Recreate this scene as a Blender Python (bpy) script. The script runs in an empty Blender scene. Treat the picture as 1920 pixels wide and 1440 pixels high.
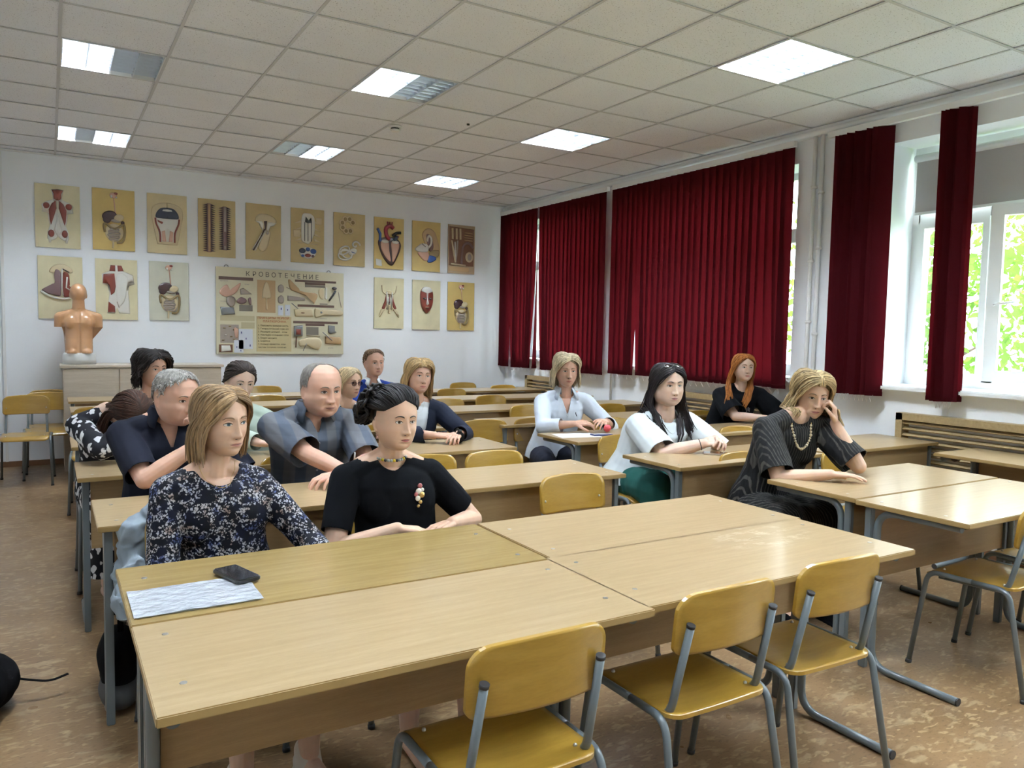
import bpy, bmesh, math, random
import numpy as np
from mathutils import Vector, Matrix, noise
PI = math.pi
SC = bpy.context.scene
COL = SC.collection
random.seed(7)

# ------------------------------------------------------------------ camera
def cam_axes(yaw, pitch, roll):
    cy, sy, cp, sp = math.cos(yaw), math.sin(yaw), math.cos(pitch), math.sin(pitch)
    f = Vector((sy*cp, cy*cp, -sp)); r = Vector((cy, -sy, 0)); u = r.cross(f)
    cr, sr = math.cos(roll), math.sin(roll)
    return cr*r + sr*u, -sr*r + cr*u, f
_r, _u, _f = cam_axes(0.5398, 0.0675, 0.0193)
cam = bpy.data.cameras.new('camera')
camo = bpy.data.objects.new('camera', cam); COL.objects.link(camo)
M = Matrix(((_r.x, _u.x, -_f.x, 0), (_r.y, _u.y, -_f.y, 0), (_r.z, _u.z, -_f.z, 1.47), (0, 0, 0, 1)))
camo.matrix_world = M
cam.sensor_width = 36; cam.sensor_fit = 'HORIZONTAL'; cam.lens = 1449.45/1920*36
cam.clip_start = 0.02; cam.clip_end = 300
SC.camera = camo

# ------------------------------------------------------------------ light
SC.view_settings.view_transform = 'Standard'; SC.view_settings.look = 'None'
SC.view_settings.gamma = 1; SC.view_settings.use_curve_mapping = False
SC.view_settings.exposure = 1.6
SC.cycles.use_denoising = True
SC.cycles.max_bounces = 8; SC.cycles.diffuse_bounces = 5; SC.cycles.glossy_bounces = 4
SC.cycles.transmission_bounces = 6; SC.cycles.transparent_max_bounces = 8
SC.cycles.sample_clamp_indirect = 4.0; SC.cycles.caustics_reflective = False; SC.cycles.caustics_refractive = False
TUBE_EMIT = 160.0
SKY = 6.0
w = bpy.data.worlds.new('world'); SC.world = w; w.use_nodes = True
nt = w.node_tree; nt.nodes.clear()
bg = nt.nodes.new('ShaderNodeBackground'); bg.inputs[0].default_value = (0.86, 0.93, 1.0, 1); bg.inputs[1].default_value = SKY
ow = nt.nodes.new('ShaderNodeOutputWorld'); nt.links.new(bg.outputs[0], ow.inputs[0])
sun = bpy.data.lights.new('sun', 'SUN'); sun.energy = 6; sun.angle = math.radians(2); sun.color = (1, .95, .85)
suno = bpy.data.objects.new('sun', sun); COL.objects.link(suno)
suno.location = (-6, 2, 14)
suno.rotation_euler = Vector((0.75, -0.15, -0.75)).to_track_quat('-Z', 'Y').to_euler()

# ------------------------------------------------------------------ tagging
def tag(o, label=None, cat=None, group=None, kind=None):
    if label: o['label'] = label
    if cat: o['category'] = cat
    if group: o['group'] = group
    if kind: o['kind'] = kind
    return o
def empty(name, loc=(0, 0, 0), rz=0.0, label=None, cat=None, group=None):
    o = bpy.data.objects.new(name, None); COL.objects.link(o)
    o.location = loc; o.rotation_euler = (0, 0, rz); o.empty_display_size = .1
    return tag(o, label, cat, group)
def link(name, me, parent=None):
    o = bpy.data.objects.new(name, me); COL.objects.link(o)
    if parent: o.parent = parent
    return o
def copy_tree(o, parent=None):
    c = o.copy(); COL.objects.link(c)
    if parent is not None: c.parent = parent
    for ch in list(o.children): copy_tree(ch, c)
    return c

# ------------------------------------------------------------------ mesh builder
class MB:
    def __init__(s): s.v = []; s.f = []; s.m = []; s.sm = []
    def add(s, vs, fs, mi=0, sm=True):
        b = len(s.v); s.v.extend([tuple(p) for p in vs])
        for f in fs: s.f.append([i+b for i in f]); s.m.append(mi); s.sm.append(sm)
    def box(s, c, d, mi=0, rot=None):
        hx, hy, hz = d[0]/2, d[1]/2, d[2]/2
        vs = [Vector((x, y, z)) for x in (-hx, hx) for y in (-hy, hy) for z in (-hz, hz)]
        if rot is not None: vs = [rot @ v for v in vs]
        vs = [v + Vector(c) for v in vs]
        s.add(vs, [(0, 1, 3, 2), (4, 6, 7, 5), (0, 4, 5, 1), (2, 3, 7, 6), (0, 2, 6, 4), (1, 5, 7, 3)], mi, False)
    def bbox(s, a, b, mi=0): s.box([(a[i]+b[i])/2 for i in range(3)], [abs(b[i]-a[i]) for i in range(3)], mi)
    def tube(s, pts, r, n=10, mi=0, cap=True, flat=(1, 1)):
        pts = [Vector(p) for p in pts]; R = r if hasattr(r, '__len__') else [r]*len(pts)
        up = None; rings = []
        for i, p in enumerate(pts):
            a = pts[max(i-1, 0)]; b = pts[min(i+1, len(pts)-1)]
            t = (b-a); t = t.normalized() if t.length > 1e-9 else Vector((0, 0, 1))
            if up is None:
                up = Vector((0, 0, 1)) if abs(t.z) < .9 else Vector((1, 0, 0))
            x = t.cross(up)
            if x.length < 1e-6: x = t.cross(Vector((0, 1, 0)))
            x.normalize(); up = x.cross(t).normalized()
            rings.append([p + (x*math.cos(2*PI*k/n)*flat[0] + up*math.sin(2*PI*k/n)*flat[1])*R[i] for k in range(n)])
        s.loft(rings, mi, cap)
    def loft(s, rings, mi=0, cap=True, sm=True, closed=True):
        n = len(rings[0]); vs = [p for r in rings for p in r]; fs = []
        for i in range(len(rings)-1):
            for k in range(n if closed else n-1):
                a = i*n+k; b = i*n+(k+1) % n
                fs.append((a, b, b+n, a+n))
        s.add(vs, fs, mi, sm)
        if cap:
            base = len(s.v)-len(vs)
            s.f.append([base+k for k in range(n)][::-1]); s.m.append(mi); s.sm.append(False)
            s.f.append([base+(len(rings)-1)*n+k for k in range(n)]); s.m.append(mi); s.sm.append(False)
    def cyl(s, a, b, r, n=14, mi=0, r2=None): s.tube([a, b], [r, r if r2 is None else r2], n, mi)
    def ball(s, c, r, n=12, m=8, mi=0, rot=None):
        r = r if hasattr(r, '__len__') else (r, r, r); vs = []; fs = []
        for i in range(m+1):
            th = PI*i/m
            for k in range(n):
                ph = 2*PI*k/n
                v = Vector((r[0]*math.sin(th)*math.cos(ph), r[1]*math.sin(th)*math.sin(ph), r[2]*math.cos(th)))
                if rot is not None: v = rot @ v
                vs.append(v+Vector(c))
        for i in range(m):
            for k in range(n):
                a = i*n+k; b = i*n+(k+1) % n; fs.append((a, a+n, b+n, b))
        s.add(vs, fs, mi, True)
    def prism(s, poly, z0, z1, mi=0, xf=None, sm=False):
        """poly: 2d list; extruded from z0 to z1, then mapped by xf"""
        n = len(poly); vs = [Vector((p[0], p[1], z)) for z in (z0, z1) for p in poly]
        if xf: vs = [xf(v) for v in vs]
        s.add(vs, [tuple(range(n))[::-1], tuple(range(n, 2*n))]+[(k, (k+1) % n, (k+1) % n+n, k+n) for k in range(n)], mi, sm)
    def mesh(s, name='m', mats=None):
        me = bpy.data.meshes.new(name); me.from_pydata(s.v, [], s.f)
        me.polygons.foreach_set('material_index', s.m); me.polygons.foreach_set('use_smooth', s.sm)
        for m in (mats or []): me.materials.append(m)
        me.update(); return me
    def build(s, name, mat=None, parent=None, fix=True, bevel=0.0, auto=False):
        mats = mat if isinstance(mat, (list, tuple)) else ([mat] if mat else [])
        me = s.mesh(name, mats)
        if fix or bevel:
            bm = bmesh.new(); bm.from_mesh(me)
            bmesh.ops.remove_doubles(bm, verts=bm.verts, dist=1e-6)
            bmesh.ops.recalc_face_normals(bm, faces=bm.faces)
            if bevel:
                es = [e for e in bm.edges if len(e.link_faces) == 2 and e.calc_face_angle(0) > .7]
                bmesh.ops.bevel(bm, geom=es, offset=bevel, segments=2, affect='EDGES', clamp_overlap=True)
            bm.to_mesh(me); bm.free()
        return link(name, me, parent)

def bend(pts, r=.04, n=5):
    """round the corners of a polyline"""
    pts = [Vector(p) for p in pts]; out = [pts[0]]
    for i in range(1, len(pts)-1):
        a, b, c = pts[i-1], pts[i], pts[i+1]
        d1 = (a-b); d2 = (c-b); q = min(r, d1.length*.49, d2.length*.49)
        p1 = b+d1.normalized()*q; p2 = b+d2.normalized()*q
        for k in range(n+1):
            t = k/n; out.append((1-t)**2*p1+2*t*(1-t)*b+t*t*p2)
    out.append(pts[-1]); return out
def apply_mods(o):
    dg = bpy.context.evaluated_depsgraph_get()
    me = bpy.data.meshes.new_from_object(o.evaluated_get(dg)); o.modifiers.clear(); o.data = me; return o

# ------------------------------------------------------------------ materials
def mat(name, col, rough=.5, metal=0., coat=0., spec=.5, bump=None, emit=None, estr=0, trans=0.):
    m = bpy.data.materials.new(name); m.use_nodes = True; p = m.node_tree.nodes['Principled BSDF']
    p.inputs['Base Color'].default_value = (*col, 1); p.inputs['Roughness'].default_value = rough
    p.inputs['Metallic'].default_value = metal; p.inputs['Coat Weight'].default_value = coat
    p.inputs['Coat Roughness'].default_value = .15
    p.inputs['Specular IOR Level'].default_value = spec
    if emit: p.inputs['Emission Color'].default_value = (*emit, 1); p.inputs['Emission Strength'].default_value = estr
    if trans: p.inputs['Transmission Weight'].default_value = trans
    if bump: add_bump(m, *bump)
    return m
def N(m, t, **kw):
    n = m.node_tree.nodes.new(t)
    for k, v in kw.items():
        if k in n.inputs: n.inputs[k].default_value = v
        else: setattr(n, k, v)
    return n
def L(m, a, b): m.node_tree.links.new(a, b)
def coords(m, scale=(1, 1, 1), kind='Object', rot=(0, 0, 0)):
    tc = N(m, 'ShaderNodeTexCoord'); mp = N(m, 'ShaderNodeMapping')
    mp.inputs['Scale'].default_value = scale; mp.inputs['Rotation'].default_value = rot
    L(m, tc.outputs[kind], mp.inputs[0]); return mp.outputs[0]
def ramp(m, fac, stops, interp='LINEAR'):
    r = N(m, 'ShaderNodeValToRGB'); r.color_ramp.interpolation = interp
    e = r.color_ramp.elements
    while len(e) > 1: e.remove(e[-1])
    e[0].position = stops[0][0]; e[0].color = (*stops[0][1], 1)
    for p, c in stops[1:]:
        x = e.new(p); x.color = (*c, 1)
    L(m, fac, r.inputs[0]); return r.outputs[0]
def add_bump(m, scale, strength, dist=.002, detail=4, stretch=(1, 1, 1)):
    n = N(m, 'ShaderNodeTexNoise', Scale=scale, Detail=detail); L(m, coords(m, stretch), n.inputs['Vector'])
    b = N(m, 'ShaderNodeBump', Strength=strength, Distance=dist); L(m, n.outputs[0], b.inputs['Height'])
    L(m, b.outputs[0], m.node_tree.nodes['Principled BSDF'].inputs['Normal'])
def base(m): return m.node_tree.nodes['Principled BSDF'].inputs['Base Color']
def mixc(m, fac, a, b, mode='MIX'):
    x = N(m, 'ShaderNodeMix', data_type='RGBA', blend_type=mode)
    for sock, v in ((x.inputs[0], fac), (x.inputs[6], a), (x.inputs[7], b)):
        if hasattr(v, 'links'): L(m, v, sock)
        elif isinstance(v, (int, float)): sock.default_value = v
        else: sock.default_value = (*v, 1)
    return x.outputs[2]
def wood(name, c1, c2, c3, rough=.35, coat=.2, stretch=(1.2, 16, 16), scale=3.0):
    m = mat(name, c1, rough, coat=coat)
    v = coords(m, stretch)
    n = N(m, 'ShaderNodeTexNoise', Scale=scale, Detail=5, Roughness=.6, Distortion=.4); L(m, v, n.inputs['Vector'])
    c = ramp(m, n.outputs[0], [(.3, c2), (.5, c1), (.68, c3)])
    v2 = coords(m, (stretch[0]*6, stretch[1]*5, stretch[2]*5))
    n2 = N(m, 'ShaderNodeTexNoise', Scale=scale*2, Detail=2); L(m, v2, n2.inputs['Vector'])
    f = ramp(m, n2.outputs[0], [(.35, (.93, .93, .93)), (.6, (1, 1, 1))])
    L(m, mixc(m, 1.0, c, f, 'MULTIPLY'), base(m)); return m

MT = {}
MT['desk'] = wood('beech_laminate', (.375, .27, .145), (.34, .24, .125), (.41, .30, .17), .30, .25)
MT['golden'] = wood('golden_laminate', (.31, .215, .082), (.28, .19, .068), (.345, .245, .10), .24, .35)
MT['edge'] = mat('desk_edge', (.32, .21, .08), .45)
MT['panel'] = wood('desk_panel', (.31, .20, .095), (.28, .18, .08), (.34, .225, .11), .45, .0)
MT['ply'] = wood('varnished_plywood', (.38, .222, .032), (.34, .195, .026), (.42, .255, .045), .3, .45, (1, 7, 7), 3)
MT['plydark'] = wood('brown_plywood', (.22, .09, .028), (.18, .07, .02), (.26, .11, .035), .35, .3)
MT['cab'] = wood('pale_laminate', (.52, .46, .38), (.48, .42, .34), (.57, .51, .43), .45, .0)
MT['grille'] = wood('grille_wood', (.33, .24, .12), (.29, .205, .095), (.38, .28, .14), .5, 0)
MT['steel'] = mat('grey_painted_steel', (.12, .145, .157), .33, coat=.3)
MT['cap'] = mat('black_plastic_cap', (.02, .02, .022), .5)
MT['screw'] = mat('screw_metal', (.55, .53, .5), .3, metal=.9)
MT['hole'] = mat('dark_brown_fitting', (.05, .022, .012), .6)
MT['white'] = mat('white_paint', (.78, .78, .77), .5)
MT['pvc'] = mat('white_pvc', (.82, .84, .85), .3)
MT['louver'] = mat('aluminium_louver', (.62, .66, .72), .3, metal=.9)
MT['tube_on'] = mat('lit_tube', (1, 1, 1), .5, emit=(.80, .90, 1.0), estr=TUBE_EMIT)
MT['tube_off'] = mat('unlit_tube', (.6, .6, .6), .4)
MT['black'] = mat('black_plastic', (.012, .012, .013), .35)
MT['blackcloth'] = mat('black_fabric', (.005, .005, .006), .95, spec=.1, bump=(300, .3))
# ================================================================== ROOM
XL, XR, YF, YB, ZC = -1.1, 5.45, -2.0, 9.3, 3.18
def noisy(m, c1, c2, scale, lo=.4, hi=.6, detail=4, stretch=(1, 1, 1)):
    n = N(m, 'ShaderNodeTexNoise', Scale=scale, Detail=detail); L(m, coords(m, stretch), n.inputs['Vector'])
    return ramp(m, n.outputs[0], [(lo, c1), (hi, c2)])
wallm = mat('wall_paint', (.70, .69, .70), .75, bump=(60, .12, .002))
L(wallm, noisy(wallm, (.84, .87, .91), (.87, .90, .93), 1.5), base(wallm))
# linoleum
fl = mat('marbled_linoleum', (.3, .17, .09), .28, spec=.5)
c = noisy(fl, (.18, .106, .05), (.275, .17, .084), 2.2, .3, .7, 6)
n = N(fl, 'ShaderNodeTexNoise', Scale=9, Detail=3, Distortion=1.0); L(fl, coords(fl, (1, 2.2, 1)), n.inputs['Vector'])
s1 = ramp(fl, n.outputs[0], [(.56, (0, 0, 0)), (.66, (1, 1, 1))])
c = mixc(fl, s1, c, (.32, .225, .125))
n = N(fl, 'ShaderNodeTexNoise', Scale=19, Detail=1.5, Distortion=.8); L(fl, coords(fl, (1, 2.2, 1)), n.inputs['Vector'])
s2 = ramp(fl, n.outputs[0], [(.585, (0, 0, 0)), (.68, (.6, .6, .6))])
c = mixc(fl, s2, c, (.43, .31, .17))
n = N(fl, 'ShaderNodeTexNoise', Scale=40, Detail=2); L(fl, coords(fl, (1, 2, 1)), n.inputs['Vector'])
s3 = ramp(fl, n.outputs[0], [(.3, (.72, .72, .72)), (.45, (1, 1, 1))])
L(fl, mixc(fl, 1.0, c, s3, 'MULTIPLY'), base(fl))
n = N(fl, 'ShaderNodeTexNoise', Scale=7, Detail=2); L(fl, coords(fl), n.inputs['Vector'])
r = N(fl, 'ShaderNodeMapRange'); r.inputs[3].default_value = .22; r.inputs[4].default_value = .42; L(fl, n.outputs[0], r.inputs[0])
L(fl, r.outputs[0], fl.node_tree.nodes['Principled BSDF'].inputs['Roughness'])

b = MB(); b.bbox((XL-.3, YF-.3, -.12), (XR+.55, YB+.3, 0)); o = b.build('floor', fl); tag(o, kind='structure')
b = MB(); b.bbox((XL-.3, YB, 0), (XR+.55, YB+.3, ZC+.35)); tag(b.build('wall_back', wallm), kind='structure')
b = MB(); b.bbox((XL-.3, YF-.3, 0), (XL, YB, ZC+.35)); tag(b.build('wall_left', wallm), kind='structure')
b = MB(); b.bbox((XL, YF-.3, 0), (XR+.55, YF, ZC+.35)); tag(b.build('wall_front', wallm), kind='structure')
# right wall with four window openings
WIN = [(7.10, 9.12), (4.46, 6.80), (1.24, 3.62), (-1.55, .75)]
Z0, Z1, XO = 1.12, 2.93, 6.0
b = MB(); b.bbox((XR, YF, 0), (XO, YB, Z0)); b.bbox((XR, YF, Z1), (XO, YB, ZC+.35))
ys = [YB]+[v for a, c_ in WIN for v in (c_, a)]+[YF]
for i in range(0, len(ys), 2): b.bbox((XR, ys[i+1], Z0), (XO, ys[i], Z1))
tag(b.build('wall_right', wallm, fix=False), kind='structure')

# ceiling tiles (suspended 600 mm grid)
GX, GY = .0859, 4.9084
tl = mat('mineral_fibre_tile', (.52, .5, .47), .9)
c = noisy(tl, (.79, .81, .87), (.84, .86, .91), 1.1, .35, .65, 5)
n = N(tl, 'ShaderNodeTexNoise', Scale=130, Detail=1); L(tl, coords(tl), n.inputs['Vector'])
s = ramp(tl, n.outputs[0], [(.27, (.45, .45, .45)), (.35, (1, 1, 1))])
c = mixc(tl, 1.0, c, s, 'MULTIPLY')
L(tl, c, base(tl))
LAMPS = [(0, 1, '1100'), (0, 5, '1011'), (3, 0, '1100'), (3, 4, '0011'), (6, -3, '1111'), (6, 1, '1111'), (6, 5, '1111'),
         (0, -3, '1111'), (3, -4, '1111'), (3, -8, '1111'), (0, -7, '1111'), (6, -7, '1111')]
cells = {(i, j) for i, j, _ in LAMPS}
b = MB(); rnd = random.Random(3)
for i in range(-2, 9):
    for j in range(-12, 8):
        if (i, j) in cells: continue
        x0, x1 = max(GX+.6*i, XL), min(GX+.6*(i+1), XR); y0, y1 = max(GY+.6*j, YF), min(GY+.6*(j+1), YB)
        if x1-x0 < .02 or y1-y0 < .02: continue
        z = [ZC+.004+rnd.random()*.004 for _ in range(4)]
        b.add([(x0, y0, z[0]), (x1, y0, z[1]), (x1, y1, z[2]), (x0, y1, z[3])], [(0, 3, 2, 1)], 0, False)
tag(b.build('ceiling', tl, fix=False), kind='structure')
b = MB(); b.bbox((XL-.3, YF-.3, ZC+.35), (XO, YB+.3, ZC+.5)); tag(b.build('ceiling_slab', wallm), kind='structure')
gm = mat('ceiling_grid_paint', (.56, .57, .60), .6)
b = MB()
for i in range(-1, 10):
    x = GX+.6*i
    if XL < x < XR: b.bbox((x-.009, YF, ZC-.001), (x+.009, YB, ZC+.003))
for j in range(-11, 8):
    y = GY+.6*j
    if YF < y < YB: b.bbox((XL, y-.009, ZC-.0006), (XR, y+.009, ZC+.003))
tag(b.build('trim_1', gm, fix=False), kind='structure')
# cornice conduit along the window wall and small angle at the other walls
b = MB(); b.tube([(5.40, YF, 3.135), (5.40, YB, 3.135)], .024, 12); b.bbox((5.40, YF, 3.11), (5.45, YB, 3.18))
b.bbox((XL, YB-.02, 3.165), (XR, YB, 3.18)); b.bbox((XL, YF, 3.165), (XL+.02, YB, 3.18))
tag(b.build('trim_2', MT['white'], fix=False), kind='structure')
sk = mat('skirting_brown', (.2, .1, .05), .5)
b = MB(); b.bbox((XL, YB-.015, 0), (XR, YB, .055)); tag(b.build('baseboard_back', sk), kind='structure')
b = MB(); b.bbox((XR-.015, YF, 0), (XR, YB, .055)); tag(b.build('baseboard_right', sk), kind='structure')
b = MB(); b.bbox((XL, YF, 0), (XL+.015, YB, .055)); tag(b.build('baseboard_left', sk), kind='structure')
# thin painted cable duct up the back wall, left of the charts
b = MB(); b.bbox((-.40, YB-.02, .055), (-.375, YB, 3.16)); tag(b.build('trim_3', MT['white']), kind='structure')

# luminaires
lab = {(0, 1): 'ceiling light nearest the left edge with left tubes lit and right half dark',
       (0, 5): 'far left ceiling light above the muscle charts with one dark channel near its middle',
       (3, 0): 'larger middle ceiling light, left half lit and right half dark, before the smoke detector',
       (3, 4): 'ceiling light beyond the smoke detector with dark left half and lit right half',
       (6, -3): 'large bluish ceiling light near the window wall, nearest of its row',
       (6, 1): 'fully lit ceiling light in the window row, middle one of three',
       (6, 5): 'fully lit ceiling light nearest the back corner by the dark red blinds'}
for (i, j, on) in LAMPS:
    x0, y0 = GX+.6*i, GY+.6*j
    if (i, j) in lab: t = empty('ceiling_light', (x0+.3, y0+.3, ZC), 0, lab[(i, j)], 'ceiling light', 'recessed louvred ceiling lights')
    else: t = empty('ceiling_light', (x0+.3, y0+.3, ZC), 0, 'recessed louvred ceiling light out of view, '+{(0, -3): 'over the floral dress woman', (3, -4): 'over the scuffed front desk', (3, -8): 'over the open floor before the front desks', (0, -7): 'over the left front corner', (6, -7): 'beside the nearest window'}[(i, j)], 'ceiling light', 'ceiling lights out of the picture')
    b = MB()
    b.bbox((-.295, -.295, .09), (.295, .295, .10))
    for sx in (-1, 1):
        b.bbox((sx*.295, -.295, 0), (sx*.287, .295, .1)); b.bbox((-.295, sx*.295, 0), (.295, sx*.287, .1))
    b.build('housing', MT['white'], t, fix=False)
    b = MB()
    for k in range(5):
        x = -.285+k*.1425; b.prism([(x-.012, .055), (x+.012, .055), (x+.002, .002), (x-.002, .002)], -.285, .285, 0, lambda v: Vector((v.x, v.z, v.y)))
    for k in range(1, 8):
        y = -.285+k*.07125; b.prism([(y-.010, .05), (y+.010, .05), (y+.0015, .004), (y-.0015, .004)], -.285, .285, 0, lambda v: Vector((v.z, v.x, v.y)))
    b.build('louver', MT['louver'], t, fix=False)
    for k in range(4):
        x = -.285+(k+.5)*.1425; lit = on[k] == '1'
        b = MB(); b.cyl((x, -.28, .066), (x, .28, .066), .013, 10)
        b.build('tube_lamp', MT['tube_on'] if lit else MT['tube_off'], t)
# smoke detector and sprinkler-sized sensor
t = empty('smoke_detector', (2.535, 6.23, ZC), 0, 'round white smoke detector on the ceiling between the middle lights', 'smoke detector')
b = MB(); b.cyl((0, 0, 0), (0, 0, -.018), .052, 24); b.cyl((0, 0, -.03), (0, 0, -.045), .042, 24, r2=.032); b.build('housing', MT['white'], t)
b = MB(); b.cyl((0, 0, -.018), (0, 0, -.03), .036, 24); b.build('vent_ring', MT['cap'], t)
b = MB(); b.cyl((3.01, 5.81, ZC), (3.01, 5.81, ZC-.012), .012, 10)
tag(b.build('ceiling_sensor', MT['cap']), 'tiny dark sensor stud in a ceiling tile right of the smoke detector', 'sensor')

# ------------------------------------------------------------------ windows
glass = bpy.data.materials.new('window_glass'); glass.use_nodes = True
g = glass.node_tree; g.nodes.clear()
go = g.nodes.new('ShaderNodeOutputMaterial'); gt = g.nodes.new('ShaderNodeBsdfTransparent'); gg = g.nodes.new('ShaderNodeBsdfGlossy'); gx = g.nodes.new('ShaderNodeMixShader')
gt.inputs[0].default_value = (.95, .97, .96, 1); gg.inputs['Roughness'].default_value = .02; gx.inputs[0].default_value = .06
g.links.new(gt.outputs[0], gx.inputs[1]); g.links.new(gg.outputs[0], gx.inputs[2]); g.links.new(gx.outputs[0], go.inputs[0])
FX = 5.76
def frame_rect(b, y0, y1, z0, z1, w_, x=FX, d=.05):
    b.bbox((x, y0, z0), (x+d, y0+w_, z1)); b.bbox((x, y1-w_, z0), (x+d, y1, z1))
    b.bbox((x, y0+w_, z0), (x+d, y1-w_, z0+w_)); b.bbox((x, y0+w_, z1-w_), (x+d, y1-w_, z1))
for k, (y0, y1) in enumerate(WIN):
    t = empty('window_%d' % (k+1), (FX, (y0+y1)/2, Z0)); t['kind'] = 'structure'
    t.location = (0, 0, 0)
    W = y1-y0; b = MB(); frame_rect(b, y0, y1, Z0, Z1, .06, FX, .07)
    b.bbox((FX, y0+.05, 2.36), (FX+.07, y1-.05, 2.44))
    ms = [y0+W*.52, y1-W*.26] if k == 2 else [y0+W/3, y0+2*W/3]
    for my in ms: b.bbox((FX, my-.035, Z0+.05), (FX+.07, my+.035, Z1-.05))
    b.build('window_frame', MT['pvc'], t, fix=False, bevel=0)
    ed = [y0+.06]+[v for my in ms for v in (my-.035, my+.035)]+[y1-.06]
    for q in range(0, 6, 2):
        a, c_ = ed[q], ed[q+1]
        if not (k == 2 and q == 2):
            b = MB(); frame_rect(b, a, c_, Z0+.06, 2.36, .045, FX-.012, .06); b.build('window_sash', MT['pvc'], t, fix=False)
            b = MB(); b.bbox((FX+.03, a+.04, Z0+.1), (FX+.034, c_-.04, 2.32)); b.build('window_pane', glass, t)
        b = MB(); b.bbox((FX+.03, a, 2.44), (FX+.034, c_, Z1-.06)); b.build('window_pane', glass, t)
    b = MB(); b.bbox((5.385, y0-.04, Z0-.035), (FX+.0, y1+.04, Z0+.004)); b.build('window_sill', MT['pvc'], t, bevel=.008)
    if k == 2:   # casement standing open into the room, hinged on its near side
        a, c_ = ed[2], ed[3]; h = empty('window_casement', (0, 0, 0)); h.parent = t
        h.location = (FX-.01, a, 0); h.rotation_euler = (0, 0, math.radians(24))
        wd = c_-a
        b = MB(); frame_rect(b, 0, wd, Z0+.07, 2.40, .075, -.03, .06); b.build('window_sash', MT['pvc'], h, fix=False)
        b = MB(); b.bbox((0, .07, Z0+.14), (.004, wd-.07, 2.33)); b.build('window_pane', glass, h)
        b = MB(); b.cyl((-.03, wd-.04, 1.72), (-.07, wd-.04, 1.72), .012); b.tube([(-.065, wd-.04, 1.72), (-.065, wd-.17, 1.735)], .009); b.build('window_handle', MT['pvc'], h)
# roller blind on window 3
rb = mat('roller_blind_fabric', (.44, .42, .42), .8); 
t = empty('roller_blind', (5.70, 2.45, 2.84), 0, 'light grey roller blind half lowered over the uncovered window', 'blind')
b = MB(); b.tube([(0, -1.16, 0), (0, 1.13, 0)], .028, 14); b.build('roller', MT['pvc'], t)
b = MB(); b.bbox((.0, -1.15, -.41), (.002, 1.12, 0)); b.build('blind_fabric', rb, t)
b = MB(); b.bbox((-.006, -1.15, -.425), (.008, 1.12, -.405)); b.build('bottom_bar', MT['pvc'], t)

# ------------------------------------------------------------------ vertical blinds
bl = bpy.data.materials.new('wine_red_blind_fabric'); bl.use_nodes = True
g = bl.node_tree; g.nodes.clear()
o_ = g.nodes.new('ShaderNodeOutputMaterial'); d_ = g.nodes.new('ShaderNodeBsdfDiffuse'); t_ = g.nodes.new('ShaderNodeBsdfTranslucent'); a_ = g.nodes.new('ShaderNodeMixShader')
d_.inputs[0].default_value = (.055, .007, .010, 1); t_.inputs[0].default_value = (.085, .0035, .006, 1); a_.inputs[0].default_value = .40
g.links.new(d_.outputs[0], a_.inputs[1]); g.links.new(t_.outputs[0], a_.inputs[2]); g.links.new(a_.outputs[0], o_.inputs[0])
chain = mat('white_bead_chain', (.7, .68, .66), .5)
def slat(t, x, y, z0, z1, wd, ang, rnd, lean=0., curl=0.):
    b = MB(); n = 12; rings = []
    for i in range(n+1):
        f = i/n; z = z1+(z0-z1)*f; a = ang+curl*f*f; yy = y+lean*f*f
        row = []
        for q in (-1, -.5, 0, .5, 1):
            dx = math.cos(a)*.004*(1-q*q)
            row.append((x+math.sin(a)*q*wd/2+dx, yy+math.cos(a)*q*wd/2, z))
        rings.append(row)
    b.loft(rings, 0, False, True, False)
    b.add([(x-.003+math.sin(a)*q*wd/2, yy+math.cos(a)*q*wd/2, z) for q in (-1, 1) for z in (z0, z0+.03)]+[(x+.003+math.sin(a)*q*wd/2, yy+math.cos(a)*q*wd/2, z) for q in (-1, 1) for z in (z0, z0+.03)],
          [(0, 1, 3, 2), (4, 6, 7, 5), (0, 2, 6, 4), (1, 5, 7, 3)], 0, False)
    return b.build('slat', bl, t, fix=False)
def vblind(y0, y1, label, spans, z0=1.04, z1=3.05):
    t = empty('vertical_blind', (5.35, (y0+y1)/2, z1), 0, label, 'blind', 'wine red vertical blinds on the window wall')
    cy = (y0+y1)/2; rnd = random.Random(int(y0*100))
    b = MB(); b.bbox((-.02, y0-cy, .0), (.02, y1-cy, .045)); b.bbox((0, y0-cy+.1, .02), (.1, y0-cy+.13, .04)); b.bbox((0, y1-cy-.13, .02), (.1, y1-cy-.1, .04)); b.build('head_rail', MT['white'], t, fix=False)
    for (y, a, lean, curl, wd) in spans:
        slat(t, rnd.uniform(-.006, .006)-.0, y-cy, z0-z1+rnd.uniform(-.006, .006), -.004, wd, a, rnd, lean, curl)
    ysl = [s_[0]-cy+s_[2] for s_ in spans]
    b = MB()
    for a, c_ in zip(ysl[:-1], ysl[1:]):
        if abs(c_-a) > .2: continue
        pts = [(0, a+(c_-a)*q/6, z0-z1+.004-.055*(1-abs(q-3)/3)) for q in range(7)]
        b.tube(pts, .0016, 4, 0, False)
    b.build('bead_chain', chain, t, fix=False)
    return t
# blind 1: far window, some slats pushed aside
rnd = random.Random(5); sp = []
y = 9.24
for k in range(26):
    a = -rnd.uniform(.10, .24); lean = 0; curl = 0
    if k == 1: lean = .03
    if k == 3: lean, curl = -.06, .3
    if k == 2: lean = .05
    if k in (9,): lean = .13; curl = .3
    if k == 8: lean = .05
    if k == 10: lean, a, curl = .03, .6, .5
    if k == 11: lean, curl = -.12, -.5
    if k == 12: lean = -.03
    sp.append((y-k*.0885, a, lean, curl, .115))
    
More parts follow.
